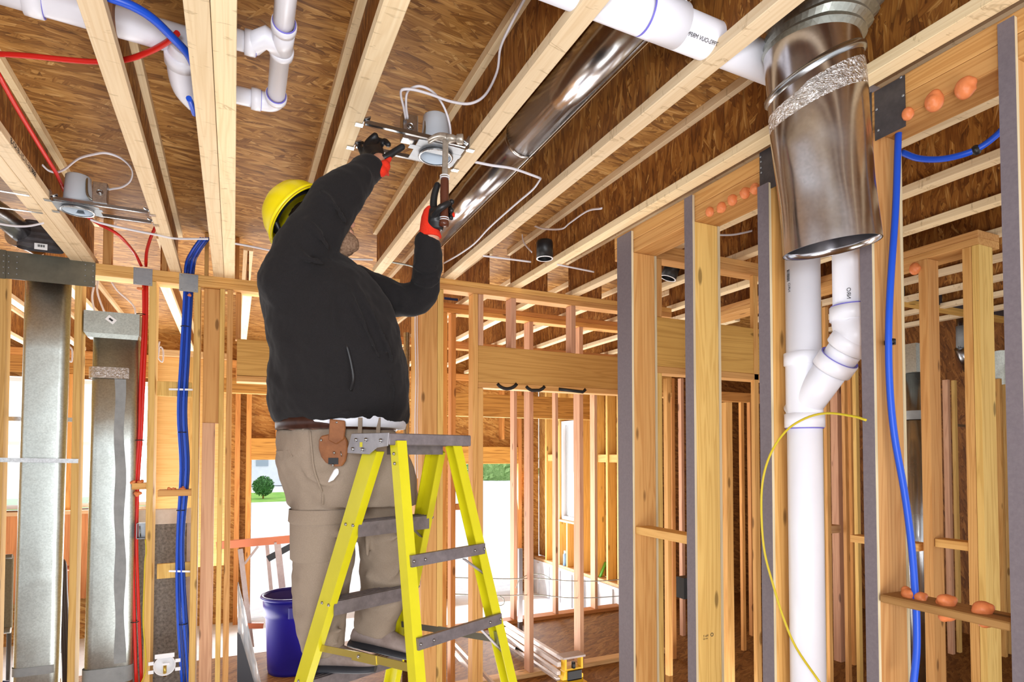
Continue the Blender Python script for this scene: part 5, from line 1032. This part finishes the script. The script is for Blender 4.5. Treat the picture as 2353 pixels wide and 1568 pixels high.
for z in (1.53, 1.285, 1.0, .7, .4):
    a, c = onrail('nr', z)+LU*.012-LV*.024, onrail('fr', z)-LU*.010-LV*.024
    mk('rear_brace', B().bar(a, c, UZ, .036, .014), alu, lad)
    for f_ in (.02, .16, .84, .98): mk('rivet', B().ball(a.lerp(c, f_)-LV*.009, .005, n=10, m=6), rivm, lad)
for z0, z1, nm, s_ in ((1.50, 1.43, 'fr', -1), (1.26, 1.15, 'fr', -1), (1.60, 1.53, 'ff', -1), (1.30, 1.2, 'ff', -1)):
    p, q = onrail(nm, z0)+LU*s_*.09, onrail(nm, z1)+LU*s_*.006; mk('corner_brace', B().bar(p, q, LV, .018, .003), alu, lad)
# cap
A0 = at(893, 998, D=1.86); A0.z = zc; L_, W_ = .345, .20
cc = A0+LU*L_/2+LV*W_/2
b = B(); b.obox(cc-UZ*.002, LU, LV, UZ, L_/2, W_/2, .003); b.obox(cc-UZ*.018-LV*W_/2, LU, LV, UZ, L_/2, .003, .019); b.obox(cc-UZ*.018+LV*W_/2, LU, LV, UZ, L_/2, .003, .019)
b.obox(cc-UZ*.018+LU*L_/2, LU, LV, UZ, .003, W_/2, .019); mk('cap', b, alu, lad, bevel=.003)
b = B(); b.obox(cc-UZ*.045+LV*.03+LU*.03, LU, LV, UZ, L_/2-.06, .012, .022); mk('cap_channel', b, alu, lad)
e0 = A0-LU*.004
def ep(v, z): return e0+LV*v+UZ*(z-zc)
pts = [ep(-.012, zc+.002), ep(W_+.005, zc+.004), ep(W_+.030, zc-.045), ep(W_+.032, zc-.062), ep(.10, zc-.066), ep(.055, zc-.045), ep(-.006, zc-.040)]
br_ = speck('cap_bracket', (.24,.225,.235), (.33,.31,.32), 22, .4, .1, .001, 4, .6)
b = B(); b.prism(pts, -LU*.004); mk('cap_bracket', b, br_, lad, bevel=.0015)
for v, z in ((W_-.025, zc-.018), (W_-.085, zc-.018), (W_-.005, zc-.048), (W_-.065, zc-.05), (.03, zc-.022)):
    mk('rivet', B().ball(ep(v, z)-LU*.005, .0065, n=12, m=8), M['chrome'], lad)
mk('cap_hole', B().obox(ep(W_-.055, zc-.034)-LU*.0045, LU, LV, UZ, .0006, .007, .008), yell, lad)
for z in (zc-.064, zc-.095): mk('rivet', B().ball(onrail('nr', z)-LU*.002, .0055, n=10, m=6), rivm, lad)
# spreaders
zn = newmat('zinc_yellow_steel', (.55,.45,.10), .35, .8)
a, m_, c = onrail('nf', 1.13)+LU*.02, None, onrail('nr', 1.205)+LU*.02; m_ = a.lerp(c, .5)+UZ*.004
mk('spreader_bar', B().bar(a, m_, UZ, .024, .004), zn, lad); mk('spreader_bar', B().bar(m_, c, UZ, .026, .005), zn, lad); mk('spreader_hinge', B().bar(a.lerp(c,.42), a.lerp(c,.66), UZ, .030, .009), zn, lad); mk('spreader_bracket', B().obox(a, LU, LV, UZ, .008, .016, .02), alu, lad)
mk('spreader_pin', B().ball(m_-LU*.008, .006, n=10, m=6), rivm, lad)
a, c = onrail('ff', 1.13)-LU*.02, onrail('fr', 1.205)-LU*.012; m_ = a.lerp(c, .5)
gz = newmat('zinc_grey_steel', (.20,.19,.15), .4, .7)
mk('spreader_bar', B().bar(a, m_, UZ, .024, .004), gz, lad); mk('spreader_bar', B().bar(m_, c, UZ, .024, .005), gz, lad); mk('spreader_hinge', B().bar(a.lerp(c,.42), a.lerp(c,.62), UZ, .028, .008), gz, lad)
mk('spreader_bracket', B().obox(c, LU, LV, (c-onrail('fr', 1.3)).normalized(), .010, .020, .028), M['galvd'], lad)

# ================================================================== WORKER
CR = V((math.cos(YAW), -math.sin(YAW), 0)); CF = V((math.sin(YAW), math.cos(YAW), 0))
def C(px, py, d): return at(px, py, D=d)
m2 = 1/FPX
def merge(vox, it=6, f=.5):
    def fn(o):
        m = o.modifiers.new('merge', 'REMESH'); m.mode = 'VOXEL'; m.voxel_size = vox; m.use_smooth_shade = True
        m = o.modifiers.new('soft', 'SMOOTH'); m.iterations = it; m.factor = f
    return fn
def folds(vox, it, tex_size, strength, vox_tex='CLOUDS', stretch=None):
    def fn(o):
        merge(vox, it)(o)
        tx = bpy.data.textures.new(o.name+'_folds', 'CLOUDS'); tx.noise_scale = tex_size; tx.noise_depth = 2
        d = o.modifiers.new('folds', 'DISPLACE'); d.texture = tx; d.strength = strength; d.mid_level = .5; d.texture_coords = 'LOCAL'
    return fn
def limb(b, pts, n=20):
    """pts: (px, py, depth, radius)"""
    P = smooth_pts([C(*p[:3]) for p in pts], 4); R_ = []
    rr = [p[3] for p in pts]
    for i in range(len(P)): t = i/4; k = min(int(t), len(rr)-2); R_.append(rr[k]+(rr[k+1]-rr[k])*(t-k))
    b.tube(P, R_, n); b.ball(P[0], R_[0], n=n); b.ball(P[-1], R_[-1], n=n); return b
def body_rows(b, rows, n=32):
    """rows: (py, left px, right px, depth, half thickness)"""
    rings = []
    for py, xl, xr, d, h in rows:
        c = C((xl+xr)/2, py, d); rings.append((c, CR*((xr-xl)/2*d*m2), CF*h))
    return b.rings(rings, n)
fp = (C(760,1560,2.3)+C(900,1520,2.45))/2; fp.z = 1.02
man = thing('person', fp, 'worker in dark sweater and yellow hard hat standing on the ladder, hammer raised', 'person')
skin = speck('skin', (.50,.235,.15), (.58,.29,.19), 40, .5, .2, .001)
hair = speck('dark_hair', (.018,.011,.008), (.05,.03,.02), 120, .6, .8, .004)
beard = speck('grey_brown_beard', (.13,.065,.035), (.30,.19,.12), 140, .8, .9, .003)
swm = speck('charcoal_fleece', (.0062,.0053,.0059), (.0140,.0120,.0125), 420, .95, .5, .0012); swm.node_tree.nodes['Principled BSDF'].inputs['Sheen Weight'].default_value = .04
trm = speck('khaki_canvas', (.245,.19,.14), (.295,.23,.175), 260, .9, .25, .0008)
# body (one continuous mesh)
b = B()
hd_c = C(742, 524, 2.17); crown = (-CR*.34+UZ*.92+CF*.12).normalized(); face = (CR*.93+UZ*.30-CF*.02); face = (face-crown*face.dot(crown)).normalized(); ear = crown.cross(face).normalized()
mat3 = Matrix((face, ear, crown)).transposed(); hq = mat3.to_quaternion()
def H(f, e, c): return hd_c+face*f+ear*e+crown*c
b.ball(H(-.012,0,.022), .098, .076, .098, 28, 18, hq)
b.ball(H(.022,0,-.045), .070, .058, .075, 24, 14, hq)
b.ball(H(.062,0,-.098), .028, .034, .024, 16, 10, hq)
b.tube([H(.080,0,.018), H(.098,0,-.006), H(.104,0,-.026)], [.008,.011,.013], 12); b.ball(H(.104,0,-.026), .0135, n=12, m=8)
for s_ in (-1, 1):
    b.ball(H(.094,s_*.012,-.029), .009, n=10, m=8); b.ball(H(.078,s_*.03,.028), .014, .026, .008, 12, 8, hq)
    b.ball(H(.045,s_*.05,-.02), .026, .016, .02, 12, 8, hq)
    b.ball(H(-.012,s_*.078,-.008), .018, .008, .032, 14, 10, hq)
b.ball(H(.090,0,-.056), .012, .026, .006, 14, 8, hq); b.ball(H(.088,0,-.068), .012, .022, .0075, 14, 8, hq)
neck0 = C(745, 640, 2.2); b.tube([H(-.03,0,-.05), H(-.035,0,-.12), neck0], [.06,.062,.075], 20)
body_rows(b, [(1090,660,920,2.30,.15),(1040,655,915,2.29,.17),(1000,655,905,2.29,.185),(982,660,903,2.28,.19),(940,660,895,2.27,.165),(860,665,895,2.23,.16),(760,650,880,2.2,.17),(690,645,850,2.2,.18),(650,660,820,2.2,.15)])
limb(b, [(690,640,2.08,.07),(735,520,2.1,.055),(790,440,2.15,.05),(858,388,2.24,.034),(872,372,2.27,.032)])
limb(b, [(835,655,2.33,.06),(905,680,2.36,.05),(972,680,2.35,.042),(985,610,2.30,.036),(990,545,2.24,.033),(993,530,2.235,.03)])
for xa, xb, d in ((735, 742, 2.32), (880, 872, 2.46)):
    limb(b, [(xa+25 if xa < 800 else xa-20,1080,d-.02,.085),(xa,1250,d,.062),(xb,1430,d+.07,.045),(xb+5,1500 if xa < 800 else 1470,d+.08,.04)])
mk('body', b, skin, man, mods=merge(.006, 3, .4))
# eyes, brows
for s_ in (-1, 1):
    mk('eye', B().ball(H(.078,s_*.031,.012), .0115, n=14, m=10), newmat('eye_white', (.7,.68,.64), .2), man)
    mk('pupil', B().ball(H(.0872,s_*.0315,.014), .0042, n=10, m=8), M['black'], man)
    mk('eyebrow', B().tube([H(.088,s_*.014,.032), H(.09,s_*.03,.038), H(.078,s_*.048,.032)], [.003,.004,.002], 8), hair, man)
b = B(); b.ball(H(.048,0,-.085), .052, .052, .048, 22, 14, hq); b.ball(H(.078,0,-.095), .028, .036, .034, 18, 12, hq)
for s_ in (-1, 1): b.ball(H(.015,s_*.048,-.055), .034, .020, .045, 14, 10, hq); b.tube([H(.098,s_*.003,-.046), H(.092,s_*.02,-.05), H(.078,s_*.032,-.066)], [.006,.007,.006], 8)
def bm(o):
    merge(.004, 3, .4)(o); tx = bpy.data.textures.new('beard_tufts', 'CLOUDS'); tx.noise_scale = .012; d = o.modifiers.new('tufts', 'DISPLACE'); d.texture = tx; d.strength = .008
mk('beard', b, beard, man, mods=bm)
b = B(); b.ball(H(-.028,0,.02), .092, .082, .094, 24, 16, hq); b.ball(H(-.06,0,-.03), .05, .062, .06, 18, 12, hq)
def hm(o):
    merge(.004, 2, .4)(o); tx = bpy.data.textures.new('hair_tufts', 'CLOUDS'); tx.noise_scale = .01; d = o.modifiers.new('tufts', 'DISPLACE'); d.texture = tx; d.strength = .007
mk('hair', b, hair, man, mods=hm)
# hard hat
hatm = newmat('yellow_hat_plastic', (.80,.66,.002), .32); rc = C(686, 498, 2.15); hc_ = (-CR*.72+UZ*.66+CF*.10).normalized(); hf = (CR*.62+UZ*.68-CF*.12); hf = (hf-hc_*hf.dot(hc_)).normalized(); he = hc_.cross(hf)
b = B(); nn = 48
def hatring(c, rx, ry, h): return [rc+hf*(rx*math.cos(2*math.pi*k/nn))+he*(ry*math.sin(2*math.pi*k/nn))+hc_*(h+c) for k in range(nn)]
prof = [(0,.0),(.012,.42),(.04,.72),(.075,.90),(.105,.975),(.125,1.0),(.138,1.02)]
rx0, ry0 = .128, .112; rings_o = [hatring(0, max(.001, rx0*s_), max(.001, ry0*s_), .128-q) for q, s_ in prof]
rings_i = [hatring(0, max(.001, rx0*s_-.005), max(.001, ry0*s_-.005), .124-q*.97) for q, s_ in reversed(prof)]
b.loft(rings_o+[hatring(0, rx0*1.07, ry0*1.07, -.012), hatring(0, rx0*1.07, ry0*1.07, -.015)]+rings_i, caps=False)
hat = mk('hard_hat', b, hatm, man, mods=lambda o: None)
b = B(); b.rings([(rc-hc_*.006, hf*rx0*1.055, he*ry0*1.055), (rc-hc_*.002, hf*rx0*1.09, he*ry0*1.09), (rc+hc_*.004, hf*rx0*1.06, he*ry0*1.06)], nn, False); mk('hat_rim', b, hatm, hat)
for k in (-1, 0, 1):
    b = B(); b.tube([rc+hc_*(.131-.02*t*t*4.2)+hf*(rx0*.98*(t*2-1)*.72)+he*k*.022 for t in [i/10 for i in range(11)]], .004, 8)
mk('suspension_band', B().rings([(rc-hc_*.004, hf*.100, he*.090), (rc+hc_*.028, hf*.104, he*.094)], 40, False), M['black'], hat)
mk('suspension_knob', B().tube([rc-hf*.098+hc_*.005, rc-hf*.122+hc_*.003], .018, 16), M['black'], hat)
mk('nape_strap', B().tube([rc-hf*.06-he*.085, rc-hf*.11-hc_*.04, rc-hf*.06+he*.085], .009, 8), M['black'], hat)
# sweater
def smooth2(l): return [(p.x, p.y) for p in smooth_pts([(x, y, 0) for x, y in l], 4)]
b = B()
body_rows(b, [(974,638,934,2.28,.217),(955,628,938,2.27,.227),(925,622,940,2.26,.233),(880,625,938,2.24,.235),(820,632,931,2.2,.235),(760,619,917,2.19,.23),(700,607,896,2.18,.22),(655,606,868,2.18,.20),(625,628,838,2.18,.165),(602,668,812,2.19,.12),(592,700,800,2.19,.085)], 40)
limb(b, [(662,655,2.04,.098),(690,590,2.05,.098),(735,515,2.07,.093),(780,450,2.11,.083),(822,410,2.18,.064),(848,390,2.22,.053)])
limb(b, [(820,660,2.32,.085),(870,680,2.35,.080),(925,690,2.36,.069),(968,682,2.35,.061),(980,640,2.32,.058),(982,600,2.28,.056),(981,562,2.25,.053)])
b.tube([C(846,392,2.22), C(856,385,2.24)], [.052,.049], 20); b.tube([C(981,565,2.25), C(983,550,2.245)], [.055,.051], 20)
SW = [(974,638,934,2.28,.217),(955,628,938,2.27,.227),(925,622,940,2.26,.233),(880,625,938,2.24,.235),(820,632,931,2.2,.235),(760,619,917,2.19,.23),(700,607,896,2.18,.22),(655,606,868,2.18,.20),(600,668,812,2.19,.12)]
def front(px, py, e=0):
    for a, c in zip(SW, SW[1:]):
        if c[0] <= py <= a[0]:
            t = (a[0]-py)/(a[0]-c[0]); r = [a[i]+(c[i]-a[i])*t for i in range(5)]; u = (px-(r[1]+r[2])/2)/((r[2]-r[1])/2)
            return C(px, py, r[3]-r[4]*math.sqrt(max(.02, 1-u*u))-e)
    return C(px, py, 2.1)
for ln, r in (([(735,618),(728,660),(700,710),(668,760),(650,800)],.011), ([(745,622),(745,680),(738,740)],.009), ([(757,622),(765,690),(770,760)],.008), ([(770,618),(800,670),(835,740),(870,820)],.010), ([(800,625),(840,690),(880,770),(905,840)],.009),
        ([(690,640),(660,690),(632,730)],.011), ([(640,830),(655,870),(660,920)],.008), ([(715,650),(690,760),(672,850)],.008), ([(895,850),(905,900),(900,950)],.008), ([(640,950),(760,948),(900,946)],.006), ([(740,760),(745,850),(742,940)],.007)):
    b.tube([front(x, y, -.001) for x, y in smooth2(ln)], [r*.35]+[r]*(len(smooth2(ln))-2)+[r*.3], 8)
for ln, d, r in (([(700,500),(730,530),(760,580)],1.965,.012), ([(672,560),(700,590),(745,605)],1.955,.013), ([(735,440),(770,470),(800,520)],1.99,.010), ([(838,380),(850,400),(846,425)],2.135,.008), ([(820,388),(834,410),(828,440)],2.12,.008), ([(800,400),(815,425),(806,455)],2.085,.008), ([(945,610),(975,622),(1008,612)],2.235,.009), ([(940,640),(975,655),(1012,640)],2.265,.009), ([(905,650),(930,680),(925,710)],2.295,.010)):
    P_ = [C(x, y, d) for x, y in smooth2(ln)]; b.tube(P_, [r*.4]+[r]*(len(P_)-2)+[r*.3], 8)
swe = mk('sweater', b, swm, man, mods=folds(.009, 5, .085, .022))
mk('side_pocket', B().tube(smooth_pts([C(796,790,1.985), C(806,830,1.99), C(812,870,2.0), C(806,898,2.02)], 4), .005, 8, ry=.003), M['black'], swe, label='dark pocket slit on the side')
# fold ridges at the shoulder
# shirt
b = B(); body_rows(b, [(986,705,929,2.285,.208),(976,655,932,2.28,.219),(950,642,932,2.27,.219)], 36)
mk('undershirt', b, speck('white_cotton', (.70,.72,.80), (.78,.80,.86), 30, .9), man, label='white shirt hem')
# trousers
b = B()
body_rows(b, [(988,645,907,2.29,.205),(1020,642,925,2.29,.21),(1060,640,945,2.31,.215),(1110,652,957,2.34,.21),(1160,664,960,2.37,.19)], 36)
limb(b, [(740,1110,2.29,.112),(745,1200,2.30,.118),(745,1290,2.33,.115),(738,1370,2.36,.108),(738,1430,2.38,.100),(742,1470,2.40,.088)])
limb(b, [(860,1110,2.42,.122),(880,1200,2.44,.114),(886,1290,2.47,.104),(880,1370,2.5,.099),(868,1410,2.53,.092)])
b.tube([C(742,1455,2.39), C(747,1496,2.40)], [.086,.080], 22); b.tube([C(870,1400,2.53), C(862,1446,2.55)], [.092,.086], 22)
for ln, d, r in (([(700,1215),(735,1232),(790,1222)],2.205,.010), ([(690,1300),(730,1318),(780,1300)],2.235,.011), ([(700,1345),(745,1352),(790,1338)],2.255,.010), ([(690,1400),(735,1412),(785,1396)],2.285,.010), ([(695,1440),(740,1455),(790,1445)],2.30,.010), ([(700,1475),(740,1484),(785,1476)],2.32,.009),
        ([(850,1215),(890,1240),(930,1225)],2.345,.010), ([(835,1320),(880,1335),(925,1310)],2.385,.011), ([(830,1385),(870,1400),(915,1385)],2.415,.011), ([(828,1420),(868,1432),(908,1418)],2.44,.010), ([(815,1120),(800,1190),(770,1270)],2.19,.011), ([(830,1150),(840,1220),(845,1290)],2.33,.010), ([(690,1080),(740,1110),(790,1105)],2.12,.010), ([(655,1050),(680,1090),(700,1130)],2.16,.010)):
    P_ = [C(x, y, d) for x, y in smooth2(ln)]; b.tube(P_, [r*.3]+[r]*(len(P_)-2)+[r*.3], 8)
tr = mk('trousers', b, trm, man, mods=folds(.010, 5, .11, .024))
b = B(); b.rings([(C(741,1168,2.295), CR*.122, CF*.121), (C(742,1195,2.295), CR*.127, CF*.125), (C(742,1200,2.295), CR*.120, CF*.119)], 36, False); mk('pocket_flap', b, trm, tr)
b = B(); b.rings([(C(742,1198,2.30), CR*.121, CF*.121), (C(741,1280,2.325), CR*.120, CF*.119), (C(740,1286,2.325), CR*.108, CF*.107)], 36, False); mk('cargo_pocket', b, trm, tr)
b = B(); p0 = [C(632,1036,2.18), C(662,1034,2.12), C(672,1050,2.11), C(648,1062,2.16)]; b.prism(p0, CF*.012); mk('pocket_edge', b, trm, tr, bevel=.003)
b = B(); 
for pts in ([(712,990,2.085),(716,1030,2.08),(722,1080,2.09),(740,1130,2.13)], [(742,1105,2.14),(742,1160,2.165)]):
    mk('trouser_seam', B().tube(smooth_pts([C(*p) for p in pts], 4), .0035, 6), trm, tr)
# belt
lea = speck('dark_brown_leather', (.025,.008,.005), (.05,.018,.012), 30, .35, .2, .001)
b = B(); b.rings([(C(776,991,2.29), CR*.220, CF*.217), (C(776,990,2.29), CR*.225, CF*.222), (C(776,966,2.285), CR*.225, CF*.222), (C(776,965,2.285), CR*.219, CF*.216)], 48, False); belt = mk('belt', b, lea, man)
for px in (700, 828, 870): 
    d = 2.29-.222*math.sqrt(max(0, 1-((px-776)*2.29*m2/.225)**2))-.006
    mk('belt_loop', B().bar(C(px,960,d), C(px-1,996,d), CR, .014, .005), trm, tr)
pch = speck('worn_brown_leather', (.16,.055,.018), (.26,.10,.035), 16, .5, .4, .003)
pt = thing('tool_pouch', C(768, 1075, 2.05), 'worn brown leather tool pouch hanging on the right hip of the worker', 'pouch')
d = 2.045
b = B(); ol = [(737,1002),(765,996),(790,1000),(798,1015),(797,1040),(793,1060),(785,1072),(768,1073),(748,1064),(737,1050),(731,1030),(732,1012)]
b.prism([C(x, y, d) for x, y in ol], CF*.018); mk('pouch_body', b, pch, pt, bevel=.004)
b = B(); b.prism([C(x, y, d-.006) for x, y in ((757,963),(792,967),(793,985),(790,1010),(772,1022),(754,1012))], CF*.012); mk('belt_flap', b, pch, pt, bevel=.003)
mk('tool_slot', B().obox(C(766,1060,d-.001), CR, UZ, CF, .017, .011, .0015), M['black'], pt)
for px, py in ((738,1012),(768,1041),(765,1069),(774,971)): mk('rivet', B().ball(C(px,py,d-.004), .0045, n=10, m=6), M['chrome'], pt)
mk('nail_in_pouch', B().tube([C(783,1038,d-.004), C(785,1050,d-.004)], .0015, 6), M['chrome'], pt)
rag = B(); rag.prism([C(x,y,2.05) for x, y in ((768,1078),(757,1098),(752,1110),(765,1104),(778,1088),(776,1076))], CF*.01); mk('rag', rag, M['white'], None, 'small white rag tucked in the hip pocket below the tool pouch', 'rag', mods=lambda o: setattr(o.modifiers.new('b','BEVEL'), 'width', .004))
# shoes
shm = speck('grey_brown_suede', (.20,.15,.13), (.32,.26,.24), 14, .85, .4, .002); sol = newmat('dark_shoe_sole', (.03,.032,.04), .6); lac = newmat('brown_laces', (.05,.018,.014), .6)
def shoe(heel, toe, zs, lift=0):
    d = V(toe)-V(heel); L = d.length; d.normalize(); s = V((-d.y, d.x, 0)).normalized(); u = s.cross(d)*-1
    if u.z < 0: u = -u
    t = B(); prof = [(0,.030,.055),(.03,.036,.085),(.08,.038,.105),(.13,.040,.090),(.18,.045,.066),(.23,.047,.050),(.265,.040,.038),(.285,.022,.026)]
    t.rings([(V(heel)+d*x*L/.285+u*(h/2+.018), s*w, u*h/2) for x, w, h in prof], 20)
    so = B(); so.rings([(V(heel)+d*(x-.004)*L/.285+u*.010, s*(w+.006), u*.016) for x, w, h in prof], 16)
    sh = mk('shoe', t, shm, man, mods=merge(.005, 4, .5)); mk('sole', so, sol, sh)
    lc = B()
    for k in range(4): p = V(heel)+d*(.115+.02*k)*L/.285+u*(.105-.011*k); lc.tube([p-s*.024, p+u*.006, p+s*.024], .003, 6)
    mk('laces', lc, lac, sh)
zs3 = .985+.012
def foot(px, d): p = C(px, 1500, d); p.z = zs3; return p
shoe(foot(700, 2.375), foot(866, 2.375), 0); f0, f1 = foot(806, 2.535), foot(966, 2.50); f0.z += .05; shoe(f0, f1, 0)
# gloves
gb = newmat('black_rubber_glove', (.014,.014,.015), .38); gr_ = speck('red_knit_cuff', (.62,.02,.008), (.75,.04,.012), 300, .9, .4, .0008)
def finger(b, pts, r=.0115):
    P = smooth_pts([C(*p) for p in pts], 4); n = len(P); R_ = [r*(1.06-.16*i/(n-1)) for i in range(n)]; b.tube(P, R_, 12); b.ball(P[-1], R_[-1], n=12, m=8); b.ball(P[0], R_[0]*1.05, n=12, m=8); return b
# raised right hand under the bracket
b = B()
b.rings([(C(866,376,2.275), CR*.030+UZ*.012, CF*.026), (C(861,362,2.29), CR*.038+UZ*.014, CF*.026), (C(857,348,2.305), CR*.040+UZ*.012, CF*.022), (C(855,338,2.315), CR*.036+UZ*.010, CF*.018)], 20)
b.ball(C(866,364,2.28), .03, .022, .026)
finger(b, [(842,350,2.31),(843,334,2.32),(850,323,2.33),(862,312,2.33)], .0138); finger(b, [(853,345,2.31),(860,331,2.33),(870,324,2.34),(880,327,2.33)], .0132)
finger(b, [(864,346,2.30),(874,333,2.33),(884,325,2.33),(892,332,2.32)], .0128); finger(b, [(834,356,2.32),(829,344,2.33),(826,335,2.34),(833,330,2.35)], .0105)
finger(b, [(872,368,2.26),(888,361,2.26),(905,350,2.27),(924,338,2.28)], .0142)
mk('glove', b, gb, man, mods=merge(.0035, 3, .5), label='black rubber glove with red cuff')
b = B(); b.rings([(C(872,387,2.245), CR*.038-UZ*.026, CF*.040), (C(868,377,2.26), CR*.038-UZ*.020, CF*.038), (C(866,370,2.27), CR*.040-UZ*.012, CF*.034)], 24)
b.tube([C(874,384,2.24), C(888,374,2.24), C(899,362,2.25)], [.016,.013,.006], 12); b.ball(C(846,358,2.30), .014); b.ball(C(884,382,2.235), .022); b.ball(C(876,393,2.225), .022); b.ball(C(862,393,2.235), .026); mk('glove_cuff', b, gr_, man, mods=merge(.004, 3, .5))
# left hand round the hammer handle
b = B()
b.rings([(C(1000,530,2.225), CR*.030, CF*.020), (C(1001,512,2.215), CR*.031, CF*.026), (C(1002,495,2.215), CR*.029, CF*.026), (C(1000,480,2.215), CR*.022, CF*.022)], 20)
finger(b, [(998,490,2.225),(996,468,2.225),(999,445,2.225),(1005,426,2.225)], .0138)
finger(b, [(998,495,2.195),(1008,482,2.175),(1019,474,2.170),(1030,468,2.180)], .0125)
finger(b, [(1002,485,2.245),(1018,472,2.260),(1034,466,2.245),(1038,464,2.220)], .0118); finger(b, [(1002,500,2.245),(1018,488,2.263),(1034,482,2.245),(1037,484,2.215)], .0118)
finger(b, [(1002,515,2.245),(1018,503,2.261),(1033,498,2.245),(1036,501,2.220)], .0110)
mk('glove', b, gb, man, mods=merge(.0035, 3, .5), label='black rubber glove with red cuff')
b = B(); b.rings([(C(991,546,2.235), CR*.040, CF*.036), (C(988,538,2.235), CR*.041, CF*.036), (C(986,520,2.235), CR*.034, CF*.034), (C(984,500,2.240), CR*.026, CF*.030), (C(986,484,2.240), CR*.020, CF*.024), (C(990,475,2.235), CR*.013, CF*.016)], 24)
b.tube([C(1040,487,2.245), C(1041,500,2.250)], [.008,.009], 10); mk('glove_cuff', b, gr_, man, mods=merge(.004, 3, .5))
# hammer
D_ = 2.205
t = thing('hammer', C(1020,524,D_), 'claw hammer with stacked brown leather grip held in the raised left glove', 'hammer')
g0, g1 = C(1020,521,D_), C(1022,408,D_); gd = (g1-g0).normalized()
grip = newmat('stacked_leather_grip', (.095,.028,.014), .25)
mk('grip', B().lathe(g0, gd, [(.001,0),(.017,.001),(.019,.012),(.0165,.03),(.015,.08),(.0165,.13),(.015,.17),(.0135,(g1-g0).length),(.001,(g1-g0).length)], 20), grip, t)
for s_ in (.022, .03, .178, .186): mk('grip_ring', B().lathe(g0+gd*s_, gd, [(.0145,0),(.0185,.0),(.0185,.0025),(.0145,.0025)], 20), M['white'], t, label='pale spacer ring')
n0 = C(1024,322,D_); mk('neck', B().bar(g1-gd*.004, n0, CR, .021, .012), M['hsteel'], t, bevel=.003)
hx_ = C(1025,318,D_); b = B()
b.tube([C(1026,319,D_), C(1040,318,D_), C(1049,320,D_)], [.017,.014,.011], 16); b.lathe(C(1048,320,D_), CR, [(.011,0),(.0175,.004),(.0185,.016),(.0185,.024),(.017,.027),(.001,.027)], 20)
mk('striking_head', b, M['hsteel'], t)
for e_ in (-.008, .008):
    P = smooth_pts([C(1028,316,D_)+CF*e_*.5, C(1012,313,D_)+CF*e_*.8, C(997,317,D_)+CF*e_, C(983,326,D_)+CF*e_*1.3], 4)
    mk('claw', B().tube(P, [.0145-.010*i/(len(P)-1) for i in range(len(P))], 10, ry=[.008-.005*i/(len(P)-1) for i in range(len(P))]), M['hsteel'], t)
